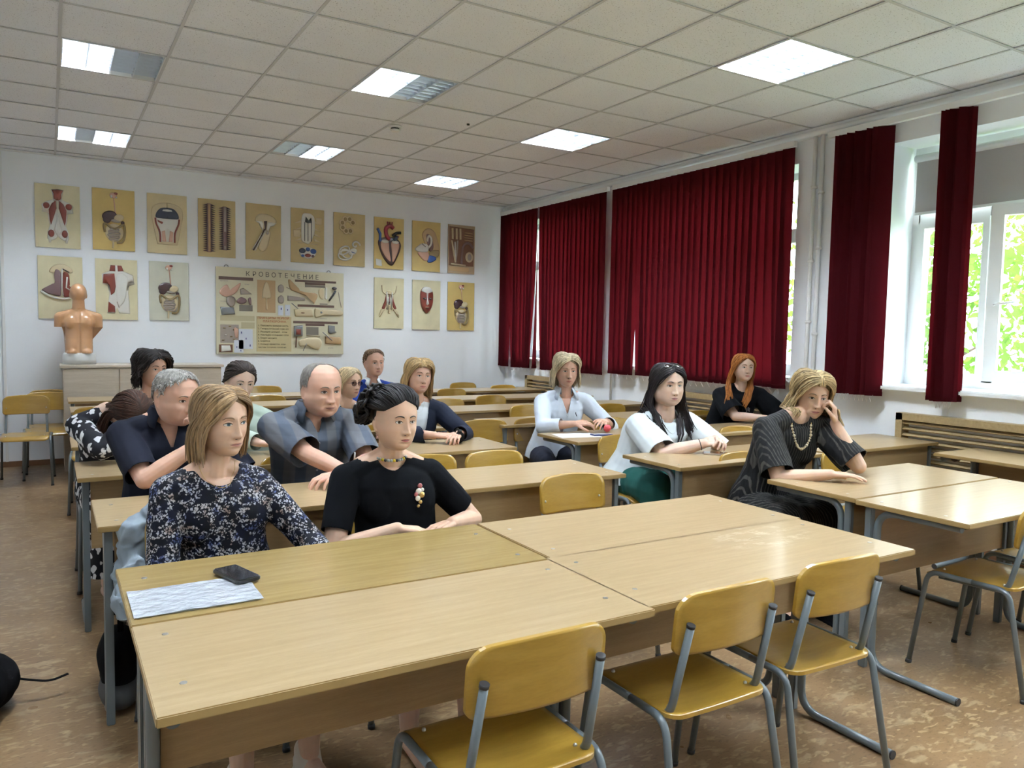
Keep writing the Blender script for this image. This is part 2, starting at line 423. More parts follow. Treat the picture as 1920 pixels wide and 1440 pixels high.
vblind(6.93, 9.29, 'dark red vertical blind at the back corner, some slats parted low down', sp, 1.0)
sp = []
for k in range(28):
    a = -rnd.uniform(.10, .24); lean = 0; curl = 0; wd = .115
    if k == 4: lean = .06
    if k == 5: lean, curl = -.05, .1
    if k in (23, 24, 25, 26): lean, a = (.03, .0, -.045, -.06)[k-23], -.2
    sp.append((6.79-k*.0855, a, lean, curl, wd))
vblind(4.42, 6.84, 'widest dark red vertical blind, fully closed over the middle window', sp, 1.03)
sp = [(3.97-k*.033, -.75+rnd.uniform(-.45, .45), 0, 0, .12) for k in range(12)]+[(3.135-k*.031, -.6+rnd.uniform(-.4, .4), 0, 0, .12) for k in range(5)]
t = vblind(1.3, 4.10, 'dark red vertical blind drawn open into two bunches beside the bright window', sp, 1.04)
for ch in t.children:
    if ch.name.startswith('bead_chain'): pass

# ------------------------------------------------------------------ heating pipes and grilles
def pipe_run(name, pts, r, label, clips=()):
    t = empty(name, pts[0] if False else (0, 0, 0), 0, label, 'pipe')
    t.location = pts[0]; o0 = Vector(pts[0])
    b = MB(); b.tube([Vector(p)-o0 for p in bend(pts, .06)], r, 12); b.build('pipe', MT['white'], t)
    for z in clips:
        b = MB(); b.cyl(Vector((pts[1][0]-.0, pts[1][1], z-.012))-o0, Vector((pts[1][0], pts[1][1], z+.012))-o0, r+.007, 12); b.bbox(Vector((pts[1][0], pts[1][1]-.006, z-.006))-o0, Vector((XR, pts[1][1]+.006, z+.006))-o0)
        b.build('clip', MT['white'], t, fix=False)
    return t
pipe_run('heating_pipe', [(5.41, 4.27, 3.11), (5.41, 4.27, .06)], .017, 'white heating pipe on the pillar, left of the pair', (.9, 1.6, 2.1, 2.7))
pipe_run('heating_pipe', [(5.41, 4.20, 3.11), (5.41, 4.20, .06)], .017, 'white heating pipe on the pillar, right of the pair', (.8, 1.5, 2.2, 2.65))
pipe_run('heating_pipe', [(5.42, 6.88, 3.11), (5.42, 6.88, .06)], .014, 'thin white pipe between the two closed red blinds', (1.5,))
pipe_run('heating_pipe', [(5.38, 4.3, .62), (5.38, 7.3, .62)], .022, 'white horizontal heating pipe low on the wall between the grilles')
def grille(y0, y1, z0, z1, label):
    t = empty('radiator_grille', (XR, (y0+y1)/2, z0), 0, label, 'radiator cover', 'slatted wooden radiator covers')
    h = z1-z0; W = y1-y0; b = MB(); X0, X1 = -.09, 0
    b.bbox((X0, -W/2, 0), (X1, -W/2+.05, h)); b.bbox((X0, W/2-.05, 0), (X1, W/2, h)); b.bbox((X0, -W/2, h-.05), (X1, W/2, h)); b.bbox((X0, -W/2, 0), (X1, W/2, .04))
    n = max(1, round(W/1.0))
    for k in range(1, n): yy = -W/2+k*W/n; b.bbox((X0, yy-.025, 0), (X1-.03, yy+.025, h))
    b.build('grille_frame', MT['grille'], t, fix=False)
    b = MB(); k = 0; z = .06
    R = Matrix.Rotation(math.radians(-28), 3, 'Y')
    while z < h-.06:
        b.box((X0+.025, 0, z), (.036, W-.1, .008), 0, R); z += .044
    b.build('slats', MT['grille'], t, fix=False)
    return t
grille(1.35, 3.42, .32, .93, 'long wooden radiator grille below the uncovered bright window')
grille(4.55, 5.95, .32, .91, 'wooden radiator grille below the widest red blind')
grille(7.75, 8.62, .32, .905, 'small wooden radiator grille below the red blind at the back corner')
# wall socket by the far blind
t = empty('wall_socket', (XR-.0, 6.98, 1.12), 0, 'small white socket box on the wall strip between red blinds', 'socket')
b = MB(); b.bbox((-.04, -.04, -.06), (0, .04, .06)); b.build('socket_box', MT['white'], t, bevel=.006)

# ------------------------------------------------------------------ outside
gr = mat('lawn', (.08, .16, .03), .9); b = MB(); b.bbox((6.2, -30, -4.2), (60, 40, -4.0)); tag(b.build('ground_outside', gr), kind='structure')
leafm = bpy.data.materials.new('leaf'); leafm.use_nodes = True; g = leafm.node_tree; g.nodes.clear()
o_ = g.nodes.new('ShaderNodeOutputMaterial'); d_ = g.nodes.new('ShaderNodeBsdfDiffuse'); t_ = g.nodes.new('ShaderNodeBsdfTranslucent'); a_ = g.nodes.new('ShaderNodeMixShader')
d_.inputs[0].default_value = (.09, .17, .035, 1); t_.inputs[0].default_value = (.15, .27, .04, 1); a_.inputs[0].default_value = .5
g.links.new(d_.outputs[0], a_.inputs[1]); g.links.new(t_.outputs[0], a_.inputs[2]); g.links.new(a_.outputs[0], o_.inputs[0])
bark = mat('bark', (.10, .07, .05), .9)
def tree(x, y, h, R, n, seed, label):
    t = empty('leafy_tree', (x, y, -4), 0, label, 'tree', 'trees outside the windows')
    rs = np.random.RandomState(seed); b = MB()
    b.tube([(0, 0, 0), (.1, .1, h*.4), (-.1, .15, h*.8)], [.2, .15, .06], 8)
    for k in range(14):
        a = rs.rand()*6.28; z = h*(.25+.5*rs.rand()); b.tube([(0, .1, z), (math.cos(a)*R*.5, math.sin(a)*R*.5, z+.6), (math.cos(a)*R*.85, math.sin(a)*R*.85, z+1.0)], [.06, .035, .012], 5)
    b.build('trunk', bark, t)
    cl = [(np.clip(rs.normal(0, R*.5), -R*.85, R*.85), np.clip(rs.normal(0, R*.5), -R*.85, R*.85), h*.6+np.clip(rs.normal(0, h*.24), -h*.4, h*.4)) for _ in range(90)]
    idx = rs.randint(0, 90, n); c = np.array(cl)[idx]+np.clip(rs.normal(0, .36, (n, 3)), -.6, .6)
    ax = rs.normal(size=(n, 3)); ax /= np.linalg.norm(ax, axis=1)[:, None]; bx = rs.normal(size=(n, 3)); bx -= (bx*ax).sum(1)[:, None]*ax; bx /= np.linalg.norm(bx, axis=1)[:, None]
    s_ = rs.uniform(.06, .11, n)[:, None]
    V = np.stack([c-ax*s_, c+bx*s_*.5, c+ax*s_, c-bx*s_*.5], 1).reshape(-1, 3)
    me = bpy.data.meshes.new('foliage'); me.from_pydata(V.tolist(), [], (np.arange(n*4).reshape(-1, 4)).tolist()); me.materials.append(leafm)
    link('foliage', me, t)
tree(10.0, 3.5, 8.5, 1.5, 6500, 1, 'leafy green tree nearest the glass of the uncovered window')
tree(11.5, 7.6, 9.0, 1.7, 7500, 2, 'leafy green tree seen through the gap beside the closed blind')
tree(12.0, 12.5, 9.0, 2.0, 6000, 4, 'leafy green tree behind the corner blind')
tree(10.5, -.4, 8.0, 1.5, 4000, 5, 'leafy green tree at the right, beyond the open casement')
tree(17.5, 6.0, 11.0, 2.4, 7000, 6, 'leafy green tree farther off between the two nearer trees')
# ================================================================== FURNITURE
def make_desk():
    t = empty('school_desk')
    b = MB(); b.bbox((-.6, -.25, .729), (.6, .25, .75)); 
    o = b.build('tabletop', [MT['desk'], MT['edge']], t, bevel=.0025)
    for p in o.data.polygons:
        if abs(p.normal.z) < .5: p.material_index = 1
    b = MB(); b.bbox((-.545, -.205, .40), (.545, -.189, .722)); b.build('modesty_panel', MT['panel'], t, bevel=.001)
    for s in (-1, 1):
        b = MB(); x = s*.565
        b.bbox((x-.014, -.215, 0), (x+.014, -.182, .729)); b.build('post', MT['steel'], t, bevel=.003)
        b = MB(); b.tube(bend([(x, .205, .716), (x, -.16, .716), (x, -.16, .016), (x, .225, .016)], .09, 7), .0155, 12)
        b.build('leg', MT['steel'], t)
        b = MB(); b.cyl((x, .225, .016), (x, .231, .016), .0165, 12); b.build('foot_cap', MT['cap'], t)
        b = MB(); b.prism([(math.cos(PI*k/10)*.026, -math.sin(PI*k/10)*.026) for k in range(11)], .15, .185, 0, lambda v: Vector((s*.50+v.x, v.z, .729+v.y)))
        b.build('bracket', MT['hole'], t)
        for y in (-.165, .12):
            b = MB(); b.cyl((s*.535, y, .7495), (s*.535, y, .7515), .0075, 12); b.build('screw', MT['screw'], t)
    return t
def rounded(w_, h, rt, rb, n=6):
    """outline, x half width w_, from y 0..h, top and bottom corner radii"""
    pts = []
    for cx, cy, r, a0 in ((w_-rb, rb, rb, -PI/2), (w_-rt, h-rt, rt, 0), (-w_+rt, h-rt, rt, PI/2), (-w_+rb, rb, rb, PI)):
        for k in range(n+1):
            a = a0+PI/2*k/n; pts.append((cx+math.cos(a)*r, cy+math.sin(a)*r))
    out = []
    for i, p in enumerate(pts):
        q = pts[(i+1) % len(pts)]; m = max(1, int(math.hypot(q[0]-p[0], q[1]-p[1])/.03))
        out += [(p[0]+(q[0]-p[0])*k/m, p[1]+(q[1]-p[1])*k/m) for k in range(m)]
    return out
def plate(b, poly, thick, fn, rings=5, mi=0):
    """bent plywood plate: concentric rings of the outline, mapped by fn(x,y)->(point, normal)"""
    cx = sum(p[0] for p in poly)/len(poly); cy = sum(p[1] for p in poly)/len(poly); n = len(poly)
    for sgn in (-1, 1):
        vs = []; fs = []
        for i in range(rings):
            f = 1-i/rings
            for p in poly:
                P, Nn = fn(cx+(p[0]-cx)*f, cy+(p[1]-cy)*f); vs.append(P+Nn*sgn*thick/2)
        P, Nn = fn(cx, cy); vs.append(P+Nn*sgn*thick/2)
        for i in range(rings-1):
            for k in range(n): a = i*n+k; c_ = i*n+(k+1) % n; fs.append((a, c_, c_+n, a+n))
        for k in range(n): fs.append(((rings-1)*n+k, (rings-1)*n+(k+1) % n, rings*n))
        b.add(vs, fs, mi, True)
    vs = []; 
    for p in poly:
        P, Nn = fn(*p); vs += [P-Nn*thick/2, P+Nn*thick/2]
    b.add(vs, [(2*k, 2*((k+1) % n), 2*((k+1) % n)+1, 2*k+1) for k in range(n)], mi, False)
def make_chair(ply='ply'):
    t = empty('school_chair')
    def sf(x, y):   # seat: y 0 front .. .38 back
        z = .442-.012*math.exp(-((x/.13)**2+((y-.22)/.12)**2))-.03*max(0, .07-y)/.07*max(0, .07-y)/.07
        return Vector((x, -.19+y, z)), Vector((0, 0, 1))
    b = MB(); plate(b, rounded(.19, .375, .05, .04), .011, sf, 12); b.build('seat', MT[ply], t)
    def bf(x, y):   # backrest: y height 0...175
        c_ = (x/.19)**2
        return Vector((x, .205-.028*c_+.10*(y-.08), .615+y)), Vector((0, 1, -.1)).normalized()
    b = MB(); poly = rounded(.188, .178, .05, .025)
    poly = [(x, y-.014*(abs(x)/.188)**2*(1 if y > .1 else 0)) for x, y in poly]
    plate(b, poly, .011, bf, 12); b.build('backrest', MT[ply], t)
    for s in (-1, 1):
        b = MB(); b.tube(bend([(s*.212, -.225, 0), (s*.198, -.165, .438), (s*.198, .02, .438)], .05, 6), .0112, 10); b.build('leg', MT['steel'], t)
        b = MB(); b.tube(bend([(s*.212, .25, 0), (s*.198, .165, .438), (s*.198, .02, .438)], .05, 6), .0112, 10); b.build('leg', MT['steel'], t)
        b = MB(); b.tube(bend([(s*.158, .207, .70), (s*.166, .145, .425), (s*.166, -.13, .418)], .05, 6), .0112, 10)
        b.tube([(s*.166, .12, .424), (s*.2, .12, .434)], .009, 8); b.tube([(s*.166, -.11, .419), (s*.2, -.11, .434)], .009, 8)
        b.build('back_post', MT['steel'], t)
        b = MB(); b.cyl((s*.1585, .2065, .698), (s*.1578, .2085, .707), .0122, 10); b.build('end_cap', MT['cap'], t)
        for sy in (-1, 1): b = MB(); b.cyl((s*.212, sy*.2375+.0125, 0), (s*.2115, sy*.235+.0125, .016), .0135, 10); b.build('foot_cap', MT['cap'], t)
        for p_ in ((s*.158, .178, .675), (s*.15, .125, .447), (s*.15, -.12, .449)): b = MB(); b.ball(p_, .006, 8, 5); b.build('screw', MT['screw'], t)
    return t
desk0 = make_desk(); desk_used = [False]
chair0 = make_chair(); chair_used = [False]
def desk(cx, cy, rz, label, group='beech school desks'):
    o = copy_tree(desk0) if desk_used[0] else desk0
    desk_used[0] = True; o.location = (cx, cy, 0); o.rotation_euler = (0, 0, rz); tag(o, label, 'desk', group); return o
def chair(cx, cy, deg, label, group='yellow plywood school chairs'):
    o = copy_tree(chair0) if chair_used[0] else chair0
    chair_used[0] = True; o.location = (cx, cy, 0); o.rotation_euler = (0, 0, math.radians(deg)); tag(o, label, 'chair', group); return o
# desks (front pair rows stand back to back)
desk(.755, 1.755, PI, 'beech desk nearest the camera at the left, behind the nearest chair')
desk(1.945, 1.775, PI, 'beech desk at front centre with pale scuffs and two chairs tucked at it')
gd = desk(.755, 2.262, 0, 'front desk holding the black phone and white plastic folder')
top = [c for c in gd.children if c.name.startswith('tabletop')][0]; top.data = top.data.copy(); top.data.materials[0] = MT['golden']
scuffed = bpy.data.objects['school_desk.001']
top = [c for c in scuffed.children if c.name.startswith('tabletop')][0]; top.data = top.data.copy()
ms = MT['desk'].copy(); ms.name = 'scuffed_beech_laminate'; top.data.materials[0] = ms
src = base(ms).links[0].from_socket; n = N(ms, 'ShaderNodeTexNoise', Scale=9, Detail=6, Roughness=.7); L(ms, coords(ms, (1, 2.2, 1)), n.inputs['Vector'])
gr_ = N(ms, 'ShaderNodeTexGradient', gradient_type='SPHERICAL'); tc_ = N(ms, 'ShaderNodeTexCoord'); mp_ = N(ms, 'ShaderNodeMapping'); mp_.inputs['Location'].default_value = (.25*3.2, .12*6, -.75*2); mp_.inputs['Scale'].default_value = (3.2, 6, 2); L(ms, tc_.outputs['Object'], mp_.inputs[0]); L(ms, mp_.outputs[0], gr_.inputs[0])
k_ = mixc(ms, 1.0, ramp(ms, n.outputs[0], [(.50, (0, 0, 0)), (.64, (.6, .6, .6))]), ramp(ms, gr_.outputs[0], [(.1, (0, 0, 0)), (.6, (1, 1, 1))]), 'MULTIPLY')
L(ms, mixc(ms, k_, src, (.72, .66, .52)), base(ms))
desk(1.965, 2.265, 0, 'bare front desk left of the woman leaning on her hand, touching the scuffed one')
desk(3.68, 1.885, PI, 'glossy desk at right foreground with a chair tucked beneath its near edge')
desk(3.70, 2.40, 0, 'desk the woman in striped black rests her elbows on')
desk(5.09, 2.22, PI/2, 'desk standing sideways below the long radiator grille at far right')
desk(.735, 3.31, 0, 'left desk where the man in a dark blue shirt leans on his elbow', )
desk(1.945, 3.33, 0, 'desk between the grey shirted man and two empty chairs, second row')
desk(3.53, 3.34, 0, 'desk with the clasped hands of the woman in a white T-shirt')
desk(4.78, 3.35, 0, 'desk reaching the window wall, behind the woman in striped black')
desk(.70, 4.33, 0, 'desk under the girl resting her head on her arms')
desk(1.905, 4.35, 0, 'desk under the folded hands of the woman in a dark blazer')
desk(3.58, 4.36, 0, 'desk with the white paper in front of the woman in a white blouse')
desk(4.80, 4.30, 0, 'desk under the forearms of the red haired girl')
D5 = 'desk of the fifth row, '
desk(.70, 5.38, 0, D5+'before the curly dark haired woman at left')
desk(1.91, 5.38, 0, D5+'before the blonde woman in glasses')
desk(3.58, 5.33, 0, D5+'nearest the aisle, right of the blazer woman')
desk(4.80, 5.33, 0, D5+'by the windows, right behind the woman in a white blouse')
for k, (y, nm) in enumerate(((6.38, 'sixth'), (7.42, 'seventh'), (8.40, 'last'))):
    for x, pl in ((.74, 'at the far left before the pale cabinet'), (1.95, 'left of the aisle'), (3.58, 'right of the aisle'), (4.80, 'next to the window wall')):
        desk(x, y, 0, 'desk of the %s row, %s' % (nm, pl))
# chairs facing the camera side are rotated 0; the foreground ones 180
chair(.955, 1.63, 180, 'nearest chair, seen from behind at the bottom of the picture')
chair(1.60, 1.67, 180, 'middle of the three foreground chairs, tucked at the scuffed desk')
chair(2.12, 1.69, 178, 'rightmost of the three foreground chairs, left of the desk foot')
chair(3.57, 1.80, 184, 'chair under the glossy right desk, seen with its side frame')
chair(4.12, 1.82, 176, 'chair cut by the right picture edge, farther under the glossy desk')
chair(.47, 2.84, 0, 'chair under the woman in the floral dress, holding a pale blue jacket')
chair(1.19, 2.86, 4, 'chair under the woman in the black top')
chair(2.15, 2.82, 0, 'empty chair with a clear full backrest in the centre, behind the front desks')
chair(3.48, 2.98, 0, 'chair under the woman in striped black')
chair(4.12, 2.78, 0, 'empty chair right of the woman in striped black')
chair(.50, 3.90, 0, 'chair under the man in the dark blue shirt')
chair(1.12, 3.92, 0, 'chair under the man in the grey shirt')
chair(1.74, 3.62, 0, 'empty chair right behind the black top woman, left of two in the second row')
chair(2.16, 3.60, 0, 'empty chair of the second row nearest the aisle')
chair(3.28, 3.86, 0, 'chair under the woman in the white T-shirt')
chair(4.45, 3.92, 0, 'empty chair between the white T-shirt woman and the striped black woman')
chair(.33, 4.95, 0, 'chair under the girl with her head down')
chair(1.06, 4.98, 0, 'chair under the young woman in the mint sweater')
chair(2.02, 4.98, 0, 'chair under the woman in the dark blazer')
chair(3.28, 4.94, 0, 'chair under the woman in the white blouse')
chair(3.86, 4.70, 0, 'empty shiny chair between the white blouse and the white T-shirt')
chair(5.02, 4.90, 0, 'chair under the red haired girl')
chair(.62, 6.02, 0, 'chair under the curly dark haired woman')
chair(1.55, 5.95, 0, 'empty chair behind the mint sweater woman')
chair(2.05, 6.02, 0, 'chair under the blonde woman in glasses')
chair(2.83, 4.98, -8, 'empty chair standing in the aisle with whole backrest visible, right of the blazer woman')
chair(3.80, 5.88, 0, 'empty chair just left of the white blouse woman')
chair(4.65, 5.72, 0, 'empty chair behind the white blouse woman, towards the windows')
chair(2.60, 7.05, 0, 'chair under the man in the blue suit')
for x, y, l in ((1.85, 7.66, 'second last row left, above the glasses woman'), (3.38, 6.72, 'sixth row near the aisle'), (4.02, 6.95, 'sixth row at mid right'), (5.0, 6.74, 'sixth row by the pipes'),
                (3.38, 7.95, 'seventh row near the aisle'), (4.02, 7.9, 'seventh row in the middle'), (3.62, 9.0, 'last row near the aisle'), (4.10, 9.0, 'last row, paler one in the middle'),
                (4.65, 8.85, 'last row at the right of the pale one'), (4.95, 8.3, 'last row beside the small grille'), (2.12, 8.92, 'last row left of the aisle, against the back wall'),
                (.33, 6.95, 'left part of the sixth row')):
    chair(x, y, random.uniform(-4, 4), 'empty yellow chair, '+l)
chair(-.20, 8.30, -2, 'front one of the three chairs standing apart at the left wall')
chair(-.02, 8.62, 2, 'middle one of the three chairs standing apart at the left')
chair(.0, 8.95, 0, 'rearmost of the three chairs standing apart at the left, below the torso')

# ------------------------------------------------------------------ cabinet, small things
t = empty('low_cabinet', (.85, 8.98, 0), 0, 'long pale wood cabinet along the back wall below the charts', 'cabinet')
b = MB(); b.bbox((-.74, -.2, 0), (.74, .3, 1.03)); b.build('cabinet_body', MT['cab'], t, bevel=.003)
b = MB(); b.bbox((-.765, -.225, 1.03), (.765, .31, 1.055)); b.build('cabinet_top', MT['cab'], t, bevel=.003)
for k in range(3):
    b = MB(); b.bbox((-.735+k*.493, -.216, .05), (-.735+k*.493+.486, -.2, 1.02)); d_ = b.build('door', MT['cab'], t, bevel=.002)
    b = MB(); b.cyl((-.735+k*.493+.44, -.216, .62), (-.735+k*.493+.44, -.238, .62), .012); b.build('door_knob', MT['screw'], d_)
# plastic folder
plas = mat('clear_folder_white', (.50, .53, .58), .15, coat=.8, bump=(26, 1.0, .02, 3, (1, 1.6, 1)))
t = empty('document_folder', (.32, 2.155, .751), 0, 'white sheet in a crinkled clear plastic folder lying on the front desk', 'folder')
b = MB(); n = 24; vs = []; fs = []
for i in range(n+1):
    for j in range(n+1):
        x, y = -.155+.31*i/n, -.108+.216*j/n; vs.append((x, y, .003+.0022*noise.noise(Vector((x*28, y*40, 3)))+.0015))
for i in range(n):
    for j in range(n): a = i*(n+1)+j; fs.append((a, a+n+1, a+n+2, a+1))
b.add(vs, fs); b.build('plastic_cover', plas, t, fix=False)
b = MB(); b.bbox((-.148, -.103, 0), (.148, .103, .001)); b.build('paper_sheet', MT['white'], t)
# phone
t = empty('smartphone', (.445, 2.255, .757), math.radians(-38), 'black smartphone in a thick case lying on the white folder', 'phone')
scr = mat('black_glass', (.01, .01, .012), .08, coat=1)
b = MB(); b.prism([(p[0], p[1]-.075) for p in rounded(.037, .150, .010, .010, 4)], 0, .011, 0); b.build('phone_case', MT['black'], t, bevel=.002)
b = MB(); b.prism([(p[0], p[1]-.071) for p in rounded(.033, .142, .008, .008, 4)], .011, .0118, 0); b.build('screen', scr, t)
t.rotation_euler = (0, 0, math.radians(16)); t.location = (.448, 2.262, .757)
# paper and phone of the blouse woman
t = empty('paper_sheet', (3.17, 4.40, .7505), math.radians(-12)); tag(t, 'white sheet of paper on the desk of the white blouse woman', 'paper')
b = MB(); b.bbox((-.15, -.105, 0), (.15, .105, .0015)); b.build('sheet', MT['white'], t)
navy = mat('navy_plastic', (.02, .035, .16), .4)
t = empty('smartphone', (3.34, 4.33, .7525), math.radians(80), 'blue-edged phone lying on the white paper', 'phone')
b = MB(); b.bbox((-.037, -.075, 0), (.037, .075, .009)); b.build('phone_case', navy, t, bevel=.003)
b = MB(); b.bbox((-.032, -.07, .009), (.032, .07, .0098)); b.build('screen', mat('pale_screen', (.45, .48, .5), .1), t)
t = empty('smartphone', (3.47, 3.36, .7505), math.radians(50), 'dark phone with light edge on the desk before clasped hands', 'phone')
b = MB(); b.bbox((-.038, -.078, 0), (.038, .078, .009)); b.build('phone_case', mat('beige_plastic', (.45, .36, .3), .4), t, bevel=.003)
b = MB(); b.bbox((-.034, -.073, .009), (.034, .073, .0098)); b.build('screen', scr, t)
# microphone (wrapped black gadget) beside the blazer woman
t = empty('camera_pouch', (2.25, 4.40, .75), 0.3, 'small black round pouch on the desk beside folded hands', 'pouch')
b = MB(); b.ball((0, 0, .037), (.036, .03, .038), 16, 10); b.build('pouch_body', MT['blackcloth'], t)
b = MB(); b.cyl((0, 0, .07), (.004, 0, .086), .014, 10); b.tube(bend([(0, 0, .085), (-.02, 0, .1), (-.03, .01, .07)], .01), .003, 6); b.build('pouch_cord', MT['black'], t, fix=False)
# red fruit-like object in blouse woman's hands is built with her
# bags on the floor
def blob(name, sph, mt, parent, vox=.012, amp=.01, fr=9, sm=3):
    b = MB()
    for c_, r_ in sph: b.ball(c_, r_, 16, 10)
    o = b.build(name, mt, parent, fix=False)
    m_ = o.modifiers.new('r', 'REMESH'); m_.mode = 'VOXEL'; m_.voxel_size = vox
    s_ = o.modifiers.new('s', 'SMOOTH'); s_.iterations = sm
    apply_mods(o); me = o.data; co = np.empty(len(me.vertices)*3); me.vertices.foreach_get('co', co); co = co.reshape(-1, 3)
    for i in range(len(co)):
        v = Vector(co[i])*fr; q = noise.noise_vector(v)*amp+noise.noise_vector(v*2.3)*amp*.5; co[i] += q
    me.vertices.foreach_set('co', co.ravel()); me.polygons.foreach_set('use_smooth', [True]*len(me.polygons)); me.update()
    me.materials.clear(); me.materials.append(mt); return o
t = empty('backpack', (-.26, 3.42, 0), 0, 'black backpack lying on the floor at the left picture edge', 'bag')
blob('bag_body', [((-.02, 0, .12), (.14, .2, .12)), ((.04, .03, .10), (.10, .15, .10)), ((-.03, .1, .14), (.1, .1, .10))], MT['blackcloth'], t, .012, .012)
b = MB(); b.tube(bend([(.07, .05, .12), (.16, .04, .085), (.24, .02, .07), (.30, .05, .075)], .03), .009, 6, flat=(1, .35)); b.build('strap', MT['blackcloth'], t)
t = empty('shoulder_bag', (.21, 3.27, 0), 0, 'black rounded bag with grey base on the floor under the floral dress woman', 'bag')
blob('bag_body', [((0, 0, .19), (.075, .13, .12)), ((0, .02, .14), (.07, .14, .09))], MT['blackcloth'], t, .012, .008)
blob('bag_base', [((0, .0, .07), (.075, .15, .075))], mat('grey_canvas', (.07, .07, .07), .9), t, .012, .004)
b = MB(); b.tube(bend([(0, -.1, .32), (0, -.06, .55), (0, .06, .55), (0, .1, .32)], .06), .012, 6, flat=(.4, 1)); b.build('strap', MT['blackcloth'], t)
# ================================================================== WALL CHARTS
PAL = dict(red=mat('relief_muscle_red', (.22, .045, .03), .4, coat=.3), white=mat('relief_white', (.72, .71, .66), .4, coat=.3), bone=mat('relief_bone', (.62, .52, .33), .45),
           liver=mat('relief_dark_brown', (.05, .022, .025), .3, coat=.5), pink=mat('relief_pink', (.62, .38, .28), .45), grey=mat('relief_grey', (.36, .31, .27), .5), olive=mat('relief_olive', (.27, .20, .09), .5),
           black=mat('relief_black', (.012, .013, .018), .3, coat=.4), navy=mat('relief_navy', (.02, .03, .06), .3, coat=.4), blue=mat('relief_blue', (.05, .12, .38), .4), crimson=mat('relief_crimson', (.30, .02, .035), .35, coat=.3),
           mauve=mat('relief_mauve', (.22, .14, .14), .5), tan=mat('relief_tan', (.5, .34, .18), .5), brown=mat('relief_brown', (.19, .09, .05), .5), steel=mat('relief_steel', (.25, .26, .27), .35, metal=.5))
PN = list(PAL); PM = [PAL[k] for k in PN]
class Rel(MB):
    """relief on a board; coordinates u,v in -1..1"""
    def __init__(s, W=.2, H=.32, y0=-.012): super().__init__(); s.W, s.H, s.y0 = W, H, y0
    def P(s, u, v, z): return Vector((u*s.W, s.y0-z, v*s.H))
    def dome(s, poly, h=.012, c='white', grow=None):
        n = len(poly); cx = sum(p[0] for p in poly)/n; cy = sum(p[1] for p in poly)/n; rings = []
        for f, z in ((1, 0), (.97, .55), (.86, .85), (.6, 1.0), (.25, 1.08)):
            rings.append([s.P(cx+(p[0]-cx)*f, cy+(p[1]-cy)*f, z*h) for p in poly])
        s.loft(rings, PN.index(c), True)
    def ell(s, cx, cy, rx, ry, h=.012, c='white', rot=0, n=20, a0=0, a1=2*PI):
        pts = []
        for k in range(n):
            a = a0+(a1-a0)*k/(n if a1-a0 > 6.2 else n-1); x, y = rx*math.cos(a), ry*math.sin(a)*s.H/s.W
            pts.append((cx+x*math.cos(rot)-y*math.sin(rot), cy+(x*math.sin(rot)+y*math.cos(rot))*s.W/s.H))
        s.dome(pts, h, c)
    def line(s, pts, r=.006, c='white', z=.004):
        s.tube([s.P(p[0], p[1], z) for p in pts], r, 8, PN.index(c))
def mir(pts): return pts+[(-x, y) for x, y in reversed(pts)]
def sm(pts, closed=True, k=4):
    """Catmull-Rom smoothing"""
    n = len(pts); out = []
    for i in range(n if closed else n-1):
        g = lambda j: pts[j % n] if closed else pts[max(0, min(n-1, j))]
        p0, p1, p2, p3 = g(i-1), g(i), g(i+1), g(i+2)
        for q in range(k):
            t = q/k; out.append(tuple(.5*((2*p1[a])+(-p0[a]+p2[a])*t+(2*p0[a]-5*p1[a]+4*p2[a]-p3[a])*t*t+(-p0[a]+3*p1[a]-3*p2[a]+p3[a])*t**3) for a in (0, 1)))
    if not closed: out.append(pts[-1])
    return out
def digestive(r, dark='liver'):
    r.ell(-.02, .80, .17, .09, .012, 'pink'); r.ell(.1, .86, .1, .04, .014, 'red'); r.ell(-.1, .76, .05, .05, .016, 'white'); r.ell(.13, .74, .05, .03, .016, 'white')
    r.line([(.0, .74), (.04, .5), (.08, .2)], .006, 'pink')
    r.ell(-.2, .12, .36, .17, .02, dark, .25); r.ell(-.32, -.0, .2, .12, .018, dark, .6)
    r.ell(.22, .07, .26, .12, .022, 'bone', .3); r.ell(.08, -.03, .25, .06, .02, 'grey', -.1); r.ell(.42, -.08, .09, .06, .016, 'liver')
    r.ell(.02, -.42, .44, .30, .010, 'bone')
    r.line(sm([(-.42, -.42), (-.47, -.2), (-.38, -.14), (-.1, -.27), (.15, -.27), (.42, -.14), (.5, -.22), (.5, -.5), (.38, -.72), (.12, -.74)], False), .012, 'olive', .01)
    rnd = random.Random(2); pts = []
    for k in range(7):
        y = -.28-.06*k; w_ = .34-.03*abs(k-3); pts += [(-w_*(1 if k % 2 else -1)*q, y-.02*abs(q)) for q in (-.8, -.3, .3, .8)]
    r.line(sm(pts, False), .0075, 'grey', .014)
    r.line(sm([(-.1, -.66), (-.05, -.72), (-.06, -.93)], False), .009, 'bone', .008)
